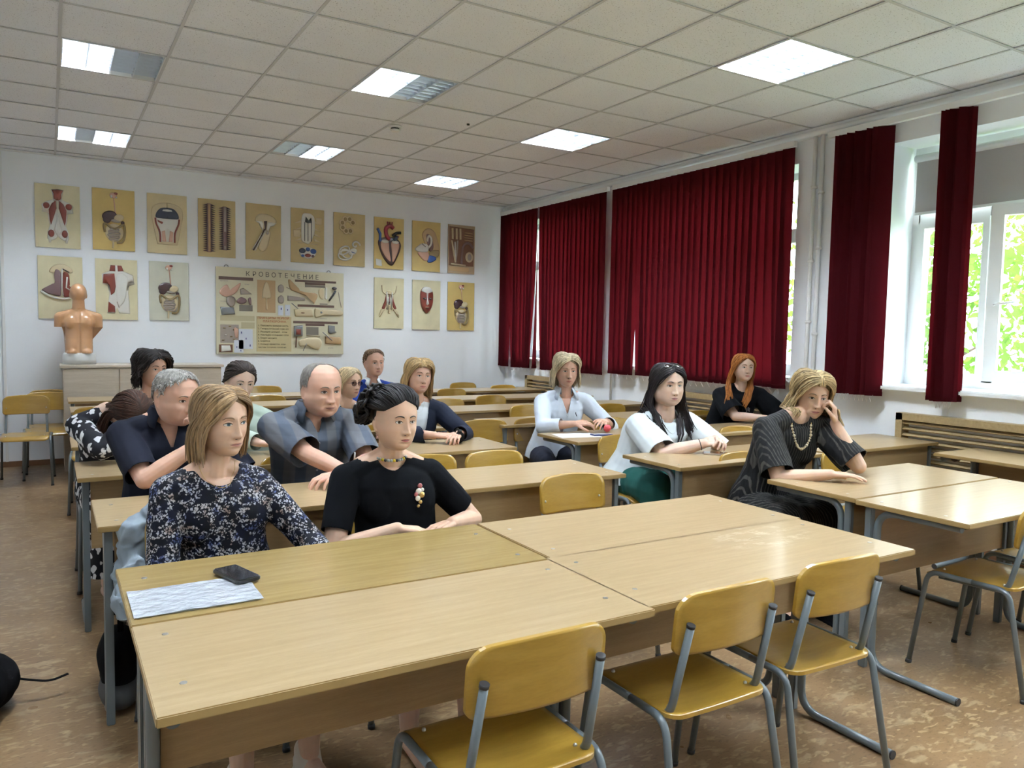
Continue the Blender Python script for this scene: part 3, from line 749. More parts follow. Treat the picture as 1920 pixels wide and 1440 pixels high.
def ch_back(r):
    r.dome(mir([(.0, .86), (.28, .84), (.18, .7), (.22, .52), (.5, .45), (.66, .38), (.7, .12), (.52, .12), (.48, .25), (.42, -.1), (.36, -.3), (.46, -.5), (.48, -.72), (.3, -.78), (.08, -.7), (0, -.62)]), .006, 'white')
    r.dome(mir([(.0, .84), (.26, .83), (.17, .7), (.17, .55), (.05, .5), (0, .5)]), .016, 'red')
    for s in (-1, 1):
        r.ell(s*.5, .32, .15, .1, .018, 'red', s*.4); r.dome([(s*.08, .5), (s*.26, .4), (s*.4, .2), (s*.36, -.15), (s*.3, -.3), (s*.16, .0), (s*.05, .25)], .016, 'red')
        r.ell(s*.3, -.55, .14, .12, .02, 'red'); r.line([(s*.42, -.62), (s*.36, -.84)], .01, 'white'); r.line([(s*.66, .35), (s*.6, .14)], .01, 'white')
    r.dome(mir([(0, .2), (.06, -.1), (.18, -.45), (.05, -.62), (0, -.66)]), .02, 'white'); r.line([(0, .5), (0, .1)], .004, 'white', .016)
def ch_tooth(r):
    r.dome(mir(sm([(0, .72), (.4, .68), (.72, .55), (.8, .3), (.72, 0), (.62, -.35), (.5, -.7)], False)), .006, 'bone')
    r.dome(mir([(0, .55), (.4, .5), (.6, .3), (.62, .1), (.5, -.2), (.38, -.62), (0, -.62)]), .010, 'white')
    r.dome(mir(sm([(0, .56), (.34, .52), (.55, .36), (.58, .2), (.3, .17), (.0, .17)], False)), .02, 'navy')
    r.dome(mir([(0, .5), (.24, .48), (.3, .42), (0, .4)]), .023, 'white')
    for s in (-1, 1):
        r.line(sm([(s*.6, .18), (s*.56, 0), (s*.38, -.3), (s*.36, -.62)], False), .009, 'red', .012); r.dome([(s*.12, -.2), (s*.3, -.25), (s*.26, -.6), (s*.06, -.6)], .014, 'pink')
    r.dome([(-.5, .12), (-.2, .05), (-.26, -.02), (-.48, .06)], .018, 'red')
def ch_worms(r):
    for cx, y0, y1, c in ((-.42, .84, -.84, 'tan'), (.42, .78, -.74, 'grey')):
        r.line([(cx, y0), (cx, y1)], .030, 'mauve', -.012); r.line([(cx, y0-.02), (cx, y1+.02)], .014, c, .008)
        k = y0-.05
        while k > y1:
            for s in (-1, 1): r.dome([(cx+s*.11, k+.038), (cx+s*.34, k-.02), (cx+s*.11, k-.036)], .012, 'liver')
            k -= .075
    r.line([(.42, -.1), (.42, -.6)], .016, 'mauve', .01)
def ch_joint(r):
    r.dome(sm([(-.5, .4), (-.3, .62), (.1, .66), (.55, .58), (.75, .4), (.5, .33), (.3, .2), (.25, -.1), (.4, .0), (.2, -.55), (-.1, -.7), (-.3, -.55), (-.05, -.2), (-.1, .2), (-.3, .38)]), .012, 'bone')
    r.dome([(-.5, .38), (-.1, .4), (.0, .3), (-.05, .05), (-.15, .15), (-.3, .34)], .018, 'white'); r.dome([(.45, .38), (.75, .36), (.6, .26), (.3, .2), (.25, .0), (.15, .1), (.2, .38)], .018, 'white')
    r.dome([(.0, .4), (.2, .42), (.14, .1), (.07, .02)], .02, 'liver')
    for d in (0, .1): r.line([(.04+d, .1), (-.25+d, -.25), (-.6+d, -.68)], .007, 'white' if d else 'liver', .014)
    r.line([(.0, .06), (-.3, -.28), (-.66, -.66)], .006, 'white', .014); r.ell(.2, -.02, .09, .07, .02, 'grey')
def ch_block(r):
    r.dome(sm([(-.35, .72), (0, .84), (.3, .78), (.42, .6), (.4, .1), (.1, -.28), (-.2, -.25), (-.38, -.1)]), .014, 'white')
    for x in (-.2, 0, .2): r.line([(x, .5), (x, -.2)], .004, 'black', .016)
    r.dome([(-.15, .72), (.05, .55), (.2, .7), (.25, .5), (.0, .45), (-.2, .5)], .020, 'black')
    for s in (-1, 1):
        for y in (.5, .25, .05, -.15): r.dome([(s*.38, y+.08), (s*.8, y-.06), (s*.38, y-.02)], .008, 'bone')
    r.dome([(-.85, .2), (-.45, .2), (-.45, -.06), (-.85, -.06)], .004, 'bone'); r.dome([(.5, .7), (.85, .7), (.85, .45), (.5, .45)], .004, 'bone')
    r.line([(-.6, -.26), (.6, -.3)], .004, 'bone')
    r.ell(0, -.62, .5, .22, .012, 'white'); r.ell(-.32, -.56, .2, .1, .018, 'navy'); r.ell(.32, -.56, .2, .1, .018, 'blue'); r.ell(0, -.5, .14, .08, .02, 'blue'); r.ell(0, -.72, .2, .07, .018, 'red'); r.ell(-.3, -.74, .1, .05, .018, 'blue'); r.ell(.3, -.74, .1, .05, .018, 'mauve')
def ch_ear(r):
    for k in range(7):
        a = PI*.15+2*PI*k/8; x, y = -.12+.36*math.cos(a), .55+.24*math.sin(a)
        r.ell(x, y, .2, .12, .012, 'bone'); r.ell(x, y, .12, .08, .016, 'olive')
def ch_cochlea(r):
    pts = [(.36+(.30-.045*a)*math.cos(a), -.2+(.30-.045*a)*.62*math.sin(a)) for a in [k*.35 for k in range(19)]]
    r.line(pts, .011, 'white', .014)
    for cx, cy, rx, ry, rt in ((-.35, -.42, .34, .2, .5), (-.2, -.55, .36, .22, -.4), (-.3, -.6, .42, .26, .1)):
        r.line([(cx+rx*math.cos(a)*math.cos(rt)-ry*math.sin(a)*math.sin(rt), cy+(rx*math.cos(a)*math.sin(rt)+ry*math.sin(a)*math.cos(rt))*.7) for a in [k*2*PI/20 for k in range(21)]], .010, 'white', .012)
    r.ell(.2, -.45, .3, .12, .018, 'white', .6); r.line([(.1, -.46), (.35, -.5)], .004, 'blue', .022)
def ch_heart(r):
    r.dome(sm([(-.75, .02), (-.5, .2), (0, .25), (.5, .22), (.8, .0), (.72, -.3), (.4, -.72), (.2, -.86), (-.1, -.78), (-.5, -.45)]), .02, 'liver')
    r.dome(sm([(-.6, .05), (-.3, .16), (-.05, .05), (0, -.3), (.1, -.72), (-.2, -.6), (-.55, -.25)]), .03, 'pink'); r.dome(sm([(.08, .05), (.4, .14), (.68, .0), (.55, -.35), (.3, -.7), (.18, -.7), (.12, -.3)]), .03, 'pink')
    r.ell(-.3, .06, .26, .08, .034, 'white'); r.ell(.38, .06, .26, .08, .034, 'white')
    r.line(sm([(.0, .15), (-.2, .3), (-.25, .55), (0, .68), (.25, .6)], False), .026, 'crimson', .016)
    for x in (-.1, .02, .14): r.line([(x, .65), (x-.02+x*.4, .84)], .008, 'crimson', .014)
    r.line([(-.62, .05), (-.62, .35), (-.8, .55)], .018, 'blue', .01); r.line([(.2, .3), (.45, .42), (.75, .45)], .018, 'black', .016); r.line([(.3, .1), (.5, .3)], .024, 'navy', .012); r.ell(.55, .28, .08, .05, .03, 'red')
    r.dome([(-.88, -.62), (-.5, -.66), (-.46, -.9), (-.86, -.88)], .002, 'white')
def ch_organ(r):
    r.dome(sm([(-.3, .4), (-.15, .65), (.2, .74), (.6, .6), (.82, .25), (.95, -.1), (.6, -.35), (.1, -.1)]), .008, 'tan')
    r.dome(sm([(-.05, .45), (.2, .5), (.4, .3), (.5, .0), (.35, -.2), (.15, -.1)]), .014, 'mauve'); r.line(sm([(.1, -.05), (.3, .1), (.3, .35), (.12, .42), (.02, .2)], False), .016, 'white', .012)
    r.dome(sm([(-.8, -.15), (-.5, .05), (-.2, .12), (.1, .05), (.1, -.2), (-.4, -.25)]), .018, 'white')
    r.dome(sm([(-.6, -.25), (.1, -.2), (.2, -.5), (-.1, -.58), (-.4, -.45)]), .014, 'pink'); r.dome(sm([(.35, -.15), (.9, -.12), (.85, -.38), (.5, -.4), (.2, -.35)]), .014, 'olive'); r.dome(sm([(.2, -.35), (.6, -.38), (.7, -.5), (.3, -.64), (.08, -.6)]), .018, 'blue')
    r.line([(-.35, .1), (-.1, -.02)], .004, 'black', .018)
def ch_tissue(r):
    r.dome([(-.92, .92), (.92, .86), (.92, -.68), (-.92, -.68)], .004, 'brown')
    for x in (-.7, -.4, -.12): r.line([(x, .85), (x+.02, .4)], .014, 'bone', .006)
    for k in range(4): r.line([(.2, .7-.1*k), (.8, .68-.1*k)], .006, 'tan', .008)
    r.line(sm([(-.75, .35), (-.6, -.1), (-.45, -.55)], False), .012, 'bone', .006); r.line(sm([(-.3, .35), (-.35, -.1), (-.45, -.55)], False), .012, 'grey', .006)
    r.line([(-.5, .3), (-.46, -.5)], .01, 'white', .006); r.line(sm([(.0, -.6), (.1, .1), (.5, .28), (.85, .1)], False), .016, 'mauve', .006)
    r.ell(.58, -.3, .3, .22, .012, 'bone'); r.ell(.58, -.3, .16, .15, .018, 'grey'); r.line([(-.8, -.62), (.3, -.66)], .014, 'bone', .004); r.dome([(-.9, -.72), (.6, -.74), (.58, -.92), (-.88, -.9)], .002, 'tan')
def ch_neck(r):
    r.dome(sm([(-.5, .5), (-.3, .7), (.1, .76), (.45, .66), (.55, .5), (.2, .46), (-.2, .46)]), .012, 'bone')
    r.dome(sm([(-.2, .6), (.02, .5), (.02, -.1), (-.1, -.28), (-.85, -.1), (-.3, .1), (-.28, .4)]), .02, 'mauve')
    r.dome(sm([(.12, .55), (.4, .4), (.35, .1), (.8, -.1), (.85, -.2), (.3, -.3), (.1, -.2)]), .016, 'red')
    r.line([(.08, .6), (.06, .0), (.1, -.25)], .007, 'white', .016); r.line(sm([(-.88, -.12), (-.4, -.3), (.1, -.36), (.5, -.3), (.88, -.15)], False), .010, 'white', .01); r.line([(.3, .35), (.25, .0), (.5, -.1)], .007, 'white', .02)
    r.line([(.1, .6), (.4, .5)], .006, 'liver', .016)
def ch_torso(r):
    r.dome([(-.3, .8), (.25, .8), (.3, .62), (.78, .5), (.86, .2), (.6, .15), (.55, -.1), (.6, -.4), (.62, -.8), (.1, -.78), (.0, -.6), (-.1, -.78), (-.46, -.78), (-.4, -.4), (-.35, -.1), (-.45, .15), (-.66, .18), (-.7, .5), (-.3, .62)], .008, 'white')
    r.dome([(-.62, .5), (-.1, .54), (-.04, .1), (-.1, -.1), (-.28, -.2), (-.34, .1), (-.45, .2), (-.66, .2)], .02, 'red'); r.dome([(-.28, .8), (-.06, .8), (-.06, .6), (-.34, .6)], .016, 'red'); r.dome([(.04, .8), (.24, .8), (.34, .62), (.06, .6)], .016, 'red')
    r.dome([(-.4, -.4), (-.1, -.55), (-.08, -.76), (-.44, -.76)], .018, 'red'); r.dome(sm([(.02, .5), (.5, .46), (.5, .1), (.35, -.4), (.02, -.5)]), .018, 'white'); r.line([(0, -.4), (.1, -.6)], .004, 'grey', .01)
def ch_larynx(r):
    for s in (-1, 1):
        r.line(sm([(s*.5, .7), (s*.42, .45), (s*.2, .35)], False), .007, 'bone'); r.dome([(s*.2, .4), (s*.12, .3), (s*.3, -.3), (s*.5, -.2), (s*.3, .1)], .012, 'red'); r.line([(s*.18, .45), (s*.14, -.25)], .008, 'white', .012)
        r.line([(s*.15, -.1), (s*.65, -.55)], .007, 'bone', .008); r.dome([(s*.3, -.2), (s*.55, -.25), (s*.7, -.5), (s*.4, -.35)], .010, 'bone')
    r.ell(0, .42, .22, .08, .016, 'bone'); r.ell(0, .1, .12, .16, .02, 'white')
    for k in range(6): r.ell(0, -.1-.055*k, .08, .035, .016, 'bone')
    r.line([(.0, .35), (0, 0)], .006, 'red', .02)
def ch_face(r):
    r.dome(sm([(-.42, .55), (-.2, .72), (.2, .72), (.42, .55), (.46, .3), (.4, -.02), (.2, -.25), (0, -.34), (-.2, -.25), (-.4, -.02), (-.46, .3)]), .03, 'red')
    r.dome(sm([(-.4, .55), (-.2, .72), (.2, .72), (.4, .55), (.1, .52), (.04, .2), (0, .2), (-.04, .2), (-.1, .52)]), .038, 'white'); r.dome([(0, .3), (.1, .04), (0, -.02), (-.1, .04)], .05, 'white')
    for s in (-1, 1): r.ell(s*.2, .26, .13, .045, .045, 'liver'); r.ell(s*.2, .26, .08, .02, .048, 'grey')
    r.ell(0, -.1, .16, .03, .046, 'bone')
BC = dict(y=(.62, .46, .16), p=(.70, .64, .42), g=(.60, .60, .50), t=(.54, .42, .20), c=(.67, .57, .34), b=(.44, .33, .21))
BM = {k: mat('board_'+{'y': 'yellow', 'p': 'cream', 'g': 'greenish', 't': 'ochre', 'c': 'straw', 'b': 'brown'}[k], v, .45, coat=.25) for k, v in BC.items()}
for k, m_ in BM.items(): L(m_, noisy(m_, tuple(c*.93 for c in BC[k]), tuple(min(1, c*1.05) for c in BC[k]), 5, .35, .65), base(m_))
bedge = mat('board_edge', (.16, .15, .10), .5)
CH = [(.098, 2.56, 'p', ch_back, 'cream relief chart of back muscles, first of the top row'), (.61, 2.57, 'y', digestive, 'deep yellow relief chart of the digestive organs in the top row'),
      (1.131, 2.571, 'c', ch_tooth, 'relief chart of a tooth-like section with a dark blue cap'), (1.647, 2.567, 't', ch_worms, 'ochre relief chart with two spiny upright columns'),
      (2.16, 2.568, 't', ch_joint, 'ochre relief chart of a hammer-shaped joint section'), (2.676, 2.565, 't', ch_block, 'relief chart with a white spinal block above a small blue cross-section'),
      (3.193, 2.559, 't', (ch_ear, ch_cochlea), 'relief chart with a white snail-like inner ear and a ring of dark cells'), (3.712, 2.553, 'y', ch_heart, 'relief chart of a large dark red and pink heart'),
      (4.227, 2.552, 'y', ch_organ, 'relief chart of a head section with a bright blue patch'), (4.739, 2.55, 'b', ch_tissue, 'brown relief chart of a tissue section filling its board, last of the top row'),
      (.111, 1.834, 'p', ch_neck, 'cream relief chart of neck muscles, partly behind the torso dummy'), (.628, 1.837, 'p', ch_torso, 'cream relief chart of a torso, half red muscle and half white'),
      (1.143, 1.842, 'g', digestive, 'pale greenish relief chart of the digestive organs beside the first aid board'), (3.719, 1.80, 'p', ch_larynx, 'cream relief chart of a larynx with spread muscles, below the heart chart'),
      (4.237, 1.796, 'p', ch_face, 'cream relief chart of a red and white muscle face'), (4.744, 1.795, 'y', digestive, 'yellow relief chart of the digestive organs nearest the dark red blinds')]
for x, z, c, fn, lb in CH:
    t = empty('relief_chart', (x, YB-.001, z), 0, lb, 'anatomy chart', 'anatomical relief charts on the back wall')
    b = MB(); b.bbox((-.2, -.012, -.32), (.2, 0, .32)); o = b.build('board', [BM[c], bedge], t, bevel=.0015)
    for p in o.data.polygons:
        if abs(p.normal.y) < .5: p.material_index = 1
    for f_ in (fn if isinstance(fn, tuple) else (fn,)): r = Rel(); f_(r); r.build('relief', PM, t, fix=False)
# first aid board
def textobj(s, size, loc, m_, parent, name='lettering', spacing=1.0, align='LEFT', depth=.0006, sx=1.0):
    cu = bpy.data.curves.new('t', 'FONT'); cu.body = s; cu.size = size; cu.extrude = depth; cu.align_x = align; cu.space_character = spacing; cu.resolution_u = 3
    o = bpy.data.objects.new('t', cu); COL.objects.link(o)
    dg = bpy.context.evaluated_depsgraph_get(); me = bpy.data.meshes.new_from_object(o.evaluated_get(dg)); bpy.data.objects.remove(o)
    R = Matrix.Translation(loc) @ Matrix.Rotation(PI/2, 4, 'X') @ Matrix.Diagonal((sx, 1, 1, 1)); me.transform(R); me.materials.clear(); me.materials.append(m_)
    for p in me.polygons: p.material_index = 0
    return link(name, me, parent)
t = empty('first_aid_board', (2.374, YB-.001, 1.648), 0, 'large cream board of bleeding first aid models with Cyrillic title', 'teaching board')
b = MB(); b.bbox((-.745, -.022, -.495), (.745, 0, .495)); o = b.build('board', [BM['g'], bedge], t, bevel=.003)
o.data.materials[0] = mat('board_cream', (.66, .62, .45), .5)
for p in o.data.polygons:
    if abs(p.normal.y) < .5: p.material_index = 1
for x in (-.63, .56):
    b = MB(); b.tube([(x+.022*math.cos(a), -.01, .497+.022*math.sin(a)) for a in [PI*k/8 for k in range(9)]], .004, 6); b.build('hanging_ring', PAL['steel'], t)
ink = mat('dark_ink', (.06, .05, .035), .6); redink = mat('red_ink', (.40, .07, .04), .6)
for i, ch in enumerate('КРОВОТЕЧЕНИЕ'): textobj(ch, .075, (-.395+i*.0735, -.023, .405), ink, t, 'title_letter', 1, 'CENTER')
brown = mat('caption_strip_brown', (.12, .07, .055), .5); cream2 = mat('caption_cream', (.52, .47, .30), .6); dkgrey = mat('model_dark_grey', (.10, .10, .105), .5)
class Pieces:
    def __getattr__(s, k):
        def f(*a, **kw): q = Rel(.745, .495, -.022); getattr(q, k)(*a, **kw); q.build('model_relief', PM, t, fix=False)
        return f
r = Pieces()
def S(px, py):   # position read off the board, 0..1 from its left top
    return px*2-1, 1-py*2
def strip(x0, y0, x1, y1, mt_, name='caption_strip', dy=.003):
    a, c_ = S(x0, y0), S(x1, y1); b = MB(); b.bbox((a[0]*.745, -.022-dy, c_[1]*.495), (c_[0]*.745, -.022, a[1]*.495)); return b.build(name, mt_, t)
for q in ((.02, .11, .275, .145), (.60, .105, .935, .13), (.68, .132, .845, .16), (.62, .40, .92, .428), (.585, .60, .95, .628), (.685, .63, .84, .655)): strip(*q, brown)
for q in ((.68, .165, .845, .188), (.17, .43, .27, .50), (.80, .38, .865, .395), (.69, .67, .79, .765)): strip(*q, mat('caption_grey', (.2, .18, .15), .5))
strip(.305, .13, .445, .51, PAL['tan'], 'figure_panel'); strip(.03, .555, .285, .615, cream2, 'drawing_panel'); strip(.185, .63, .285, .70, cream2, 'drawing_panel'); strip(.30, .555, .57, .97, mat('list_panel', (.56, .47, .26), .6), 'list_panel', .004)
strip(.03, .66, .165, .87, PAL['grey'], 'photo_panel'); strip(.02, .89, .12, .98, PAL['brown'], 'drawing_panel')
pp = mat('stuck_paper', (.62, .66, .74), .6)
for q in ((.465, .42, .505, .54), (.52, .41, .56, .54), (.165, .71, .27, .94), (.13, .84, .20, .985)): strip(*q, pp, 'stuck_note', .005)
for (cx, cy, s_) in ((.49, .46, .012), (.54, .47, .01), (.185, .75, .012), (.22, .82, .01), (.25, .90, .012), (.15, .92, .01), (.18, .96, .01)):
    a = S(cx, cy); b = MB(); b.box((a[0]*.745, -.0285, a[1]*.495), (s_, .002, s_*2)); b.build('ink_drawing', mat('ink_blue', (.12, .12, .3), .6), t)
def RP(pts, h, c): r.dome([S(*p) for p in pts], h, c)
RP(sm([(.03, .26), (.08, .2), (.1, .28), (.17, .18), (.18, .2), (.14, .3), (.07, .34), (.03, .31)]), .02, 'pink')
RP([(.175, .25), (.2, .23), (.265, .30), (.18, .31)], .015, 'grey'); RP(sm([(.08, .35), (.11, .33), (.14, .36), (.135, .43), (.11, .46), (.08, .42)]), .03, 'grey')
RP(sm([(.15, .39), (.18, .34), (.22, .36), (.22, .40), (.18, .42)]), .022, 'mauve'); RP(sm([(.235, .36), (.255, .34), (.26, .42), (.245, .42)]), .018, 'mauve')
RP([(.03, .46), (.13, .46), (.14, .54), (.04, .55)], .025, 'steel'); RP(sm([(.355, .19), (.375, .15), (.395, .19), (.41, .33), (.38, .35), (.385, .47), (.37, .47), (.37, .35), (.34, .33)]), .01, 'bone')
for y in (.19, .32): RP(sm([(.465, y+.01), (.49, y-.02), (.51, y+.01), (.505, y+.07), (.47, y+.07)]), .015, 'grey')
RP(sm([(.545, .12), (.56, .11), (.58, .20), (.68, .25), (.78, .27), (.76, .37), (.75, .38), (.71, .31), (.6, .25), (.56, .22)]), .02, 'tan'); r.line([S(.53, .20), S(.69, .30)], .003, 'grey')
RP([(.54, .30), (.68, .32), (.68, .35), (.54, .36)], .01, 'grey'); RP(sm([(.79, .22), (.83, .2), (.83, .32), (.80, .31)]), .01, 'bone'); RP([(.845, .19), (.86, .18), (.86, .33), (.84, .32)], .006, 'white')
r.ell(*S(.92, .19), .04, .04, .03, 'black'); r.line([S(.93, .22), S(.91, .27), S(.875, .345)], .012, 'black', .012); r.line([S(.955, .23), S(.98, .42)], .004, 'grey')
RP([(.59, .46), (.74, .45), (.745, .54), (.60, .545)], .015, 'bone'); r.ell(*S(.66, .50), .035, .015, .022, 'brown'); r.line([S(.57, .39), S(.62, .45)], .005, 'steel', .02)
RP(sm([(.76, .44), (.80, .47), (.84, .45), (.98, .46), (.98, .52), (.84, .52), (.80, .54), (.76, .55)]), .02, 'bone'); r.ell(*S(.81, .49), .02, .03, .026, 'steel')
RP([(.59, .66), (.66, .65), (.66, .78), (.59, .79)], .03, 'steel'); RP([(.60, .69), (.645, .69), (.645, .77), (.60, .77)], .036, 'red'); r.line([S(.61, .79), S(.605, .92)], .008, 'brown', .012)
RP([(.87, .645), (.925, .65), (.925, .71), (.94, .73), (.89, .75), (.87, .73)], .02, 'steel'); r.line([S(.69, .775), S(.8, .785)], .005, 'olive', .01)
RP(sm([(.63, .84), (.7, .80), (.79, .80), (.82, .87), (.79, .94), (.74, .93), (.68, .88), (.64, .91)]), .02, 'bone'); r.line([S(.66, .96), S(.69, .87)], .004, 'steel', .024)
RP([(.845, .78), (.98, .79), (.98, .88), (.845, .87)], .02, 'tan'); r.line([S(.82, .73), S(.9, .83)], .005, 'steel', .024)
for (x, y) in ((.06, .70), (.10, .68), (.13, .72), (.07, .78), (.11, .80), (.05, .84), (.13, .83)): r.ell(*S(x, y), .02, .014, .012, 'white' if (x*100) % 2 > 1 else 'olive')
RP(sm([(.13, .70), (.16, .71), (.16, .80), (.14, .81)]), .02, 'pink'); RP([(.035, .90), (.1, .90), (.11, .96), (.035, .975)], .02, 'white')
cx0 = (-1+2*.31)*.745
textobj('ПРИНЦИПЫ ПЕРВОЙ', .034, (( -1+2*.43)*.745, -.027, (1-2*.585)*.495), redink, t, 'red_heading', 1.05, 'CENTER'); textobj('ПЛАТКЕРОННА.', .034, ((-1+2*.44)*.745, -.027, (1-2*.625)*.495), redink, t, 'red_heading', 1.05, 'CENTER')
for k, s in enumerate(('1. Положить важную кость', '2. Гимнастический пояс-во', '3. Решение нижней - клин', '4. Накладка кожными слои', '5. Бедро нижнее.', '6. Бодяпка.', '7. Кольцо кровоток. ком-', 'честам тоталов голов-на')):
    textobj(s, .027, (cx0, -.027, (1-2*(.672+.0365*k))*.495), ink, t, 'list_line', 1.0)
for (x, y, s) in ((.03, .165, 'артерии'), (.21, .195, 'вены'), (.03, .40, 'голова'), (.175, .455, 'сосуды'), (.87, .405, 'бинты'), (.80, .57, 'повязка'), (.87, .93, 'жгуты')):
    textobj(s, .022, ((-1+2*x)*.745, -.0235, (1-2*y)*.495), PAL['grey'], t, 'small_caption')
# ================================================================== PEOPLE
from mathutils.bvhtree import BVHTree
def skinmat(name, c, rough=.5):
    m = mat(name, c, rough, spec=.35)
    n = N(m, 'ShaderNodeTexNoise', Scale=18, Detail=3); L(m, coords(m), n.inputs['Vector'])
    L(m, ramp(m, n.outputs[0], [(.35, tuple(v*.93 for v in c)), (.65, (min(1, c[0]*1.05), c[1]*1.0, c[2]*.98))]), base(m))
    p = m.node_tree.nodes['Principled BSDF']; p.inputs['Subsurface Weight'].default_value = .08
    p.inputs['Subsurface Radius'].default_value = (.02, .008, .004); p.inputs['Subsurface Scale'].default_value = .3
    return m
EYE = [mat('eye_white', (.62, .6, .57), .25), mat('iris_brown', (.06, .03, .015), .15), mat('iris_blue', (.10, .16, .2), .15), mat('pupil_lash', (.012, .009, .008), .4)]
def V3(*a): return Vector(a)
def rotz(a): return Matrix.Rotation(a, 3, 'Z')
G = lambda x, s: math.exp(-(x/s)**2)
HP = [(.118, .006, .010, .012), (.113, .034, .036, .050), (.103, .052, .056, .070), (.086, .066, .072, .085), (.062, .0735, .083, .094), (.035, .0765, .0885, .097), (.01, .0765, .087, .095),
      (-.012, .0755, .0855, .089), (-.034, .0725, .085, .077), (-.055, .067, .084, .060), (-.075, .059, .082, .045), (-.093, .048, .079, .030), (-.107, .036, .073, .016), (-.116, .021, .062, .004), (-.120, .006, .044, -.012)]
def headgrid(hp):
    """sculpted head, local frame: face looks to -Y, eyes at z=0, crown at .118"""
    jaw, full, nose, old = hp.get('jaw', 1), hp.get('full', 1), hp.get('nose', 1), hp.get('old', 0)
    zs = [p[0] for p in HP]; rings = []; nz, nphi = 84, 96
    for i in range(nz):
        z = .118-(.238)*(i/(nz-1))
        z = .118-.238*(.5-.5*math.cos(PI*i/(nz-1)))*.35-.238*.65*i/(nz-1)
        k = 0
        while k < len(HP)-2 and z < HP[k+1][0]: k += 1
        a, c = HP[k], HP[k+1]; t = (a[0]-z)/(a[0]-c[0]+1e-9); t = max(0, min(1, t))
        w_, fr, bk = (a[j]+(c[j]-a[j])*t for j in (1, 2, 3))
        low = max(0, min(1, (-z-.01)/.08)); w_ *= 1.035*(1+(jaw-1)*low)*(1+(full-1)*.5)*(1+(full-1)*low*.7); fr *= 1+(full-1)*.2*low
        row = []
        for j in range(nphi):
            ph = 2*PI*j/nphi; s_, c_ = math.sin(ph), math.cos(ph)
            e = 2/2.35
            x = w_*math.copysign(abs(s_)**e, s_); y = -fr*math.copysign(abs(c_)**e, c_) if c_ > 0 else -bk*math.copysign(abs(c_)**e, c_)
            if c_ > 0:
                ax = abs(x); d = 0
                d += .004*G(z-.022, .010)*G(ax-.028, .022)                         # brow ridge
                d -= .0085*G(z-.002, .012)*G(ax-.031, .015)                         # sockets
                d += .0035*G(z-.000, .007)*G(ax-.031, .012)                         # eyeball under the lids
                d += .0045*G(z+.030, .018)*G(ax-.045, .016)*full                    # cheekbones
                zz = (z+.044)/.05
                if z > -.062: d += nose*(.004+.019*max(0, min(1, 1-(z+.042)/.060))**1.1*(1 if z > -.044 else max(0, 1-(-.044-z)/.012)))*G(ax, .0075+.004*max(0, min(1, 1-(z+.044)/.05)))*(1 if z < .018 else G(z-.018, .008))
                d += nose*.009*G(z+.043, .0075)*G(ax-.0125, .0065)                   # nostrils
                d += .0055*G(z+.0665, .0045)*G(ax, .020)+.0062*G(z+.0775, .0050)*G(ax, .017)-.0042*G(z+.0715, .0026)*G(ax, .024)   # lips
                d += .003*G(z+.071, .018)*G(ax, .026)
                d -= .0035*G(z+.087, .005)*G(ax, .02); d += .006*G(z+.102, .012)*G(ax, .018)     # chin
                d -= (.0015+.0028*old)*G((ax-.028)-(-z-.045)*.45, .0045)*G(z+.058, .017)          # smile folds
                d += (.0015+.003*old)*G(z+.082, .016)*G(ax-.040, .012)                            # jowls
                d -= (.001+.0015*old)*G(z+.018, .004)*G(ax-.028, .014)                            # under the eyes
                y -= d*max(0, c_)**.4
                if 0 < ax: x *= 1+.02*G(z+.03, .02)
            row.append((x, y, z))
        rings.append(row)
    return rings
def capsule(b, p0, p1, r0, r1, n=14):
    p0, p1 = Vector(p0), Vector(p1); d = p1-p0; Ln = d.length
    if Ln < 1e-5: b.ball(p0, max(r0, r1), n, 8); return
    t = d/Ln; up = V3(0, 0, 1) if abs(t.z) < .9 else V3(1, 0, 0); x = t.cross(up).normalized(); y = t.cross(x); rings = []
    for k in range(-5, 1):
        a = PI/2*k/5; rings.append((p0+t*r0*math.sin(a), r0*math.cos(a)))
    for k in range(0, 6):
        a = PI/2*k/5; rings.append((p1+t*r1*math.sin(a), r1*math.cos(a)))
    b.loft([[c+(x*math.cos(2*PI*j/n)+y*math.sin(2*PI*j/n))*max(r, 1e-4) for j in range(n)] for c, r in rings], 0, True)
def limb(b, pts, rs):
    for i in range(len(pts)-1): capsule(b, pts[i], pts[i+1], rs[i], rs[i+1])
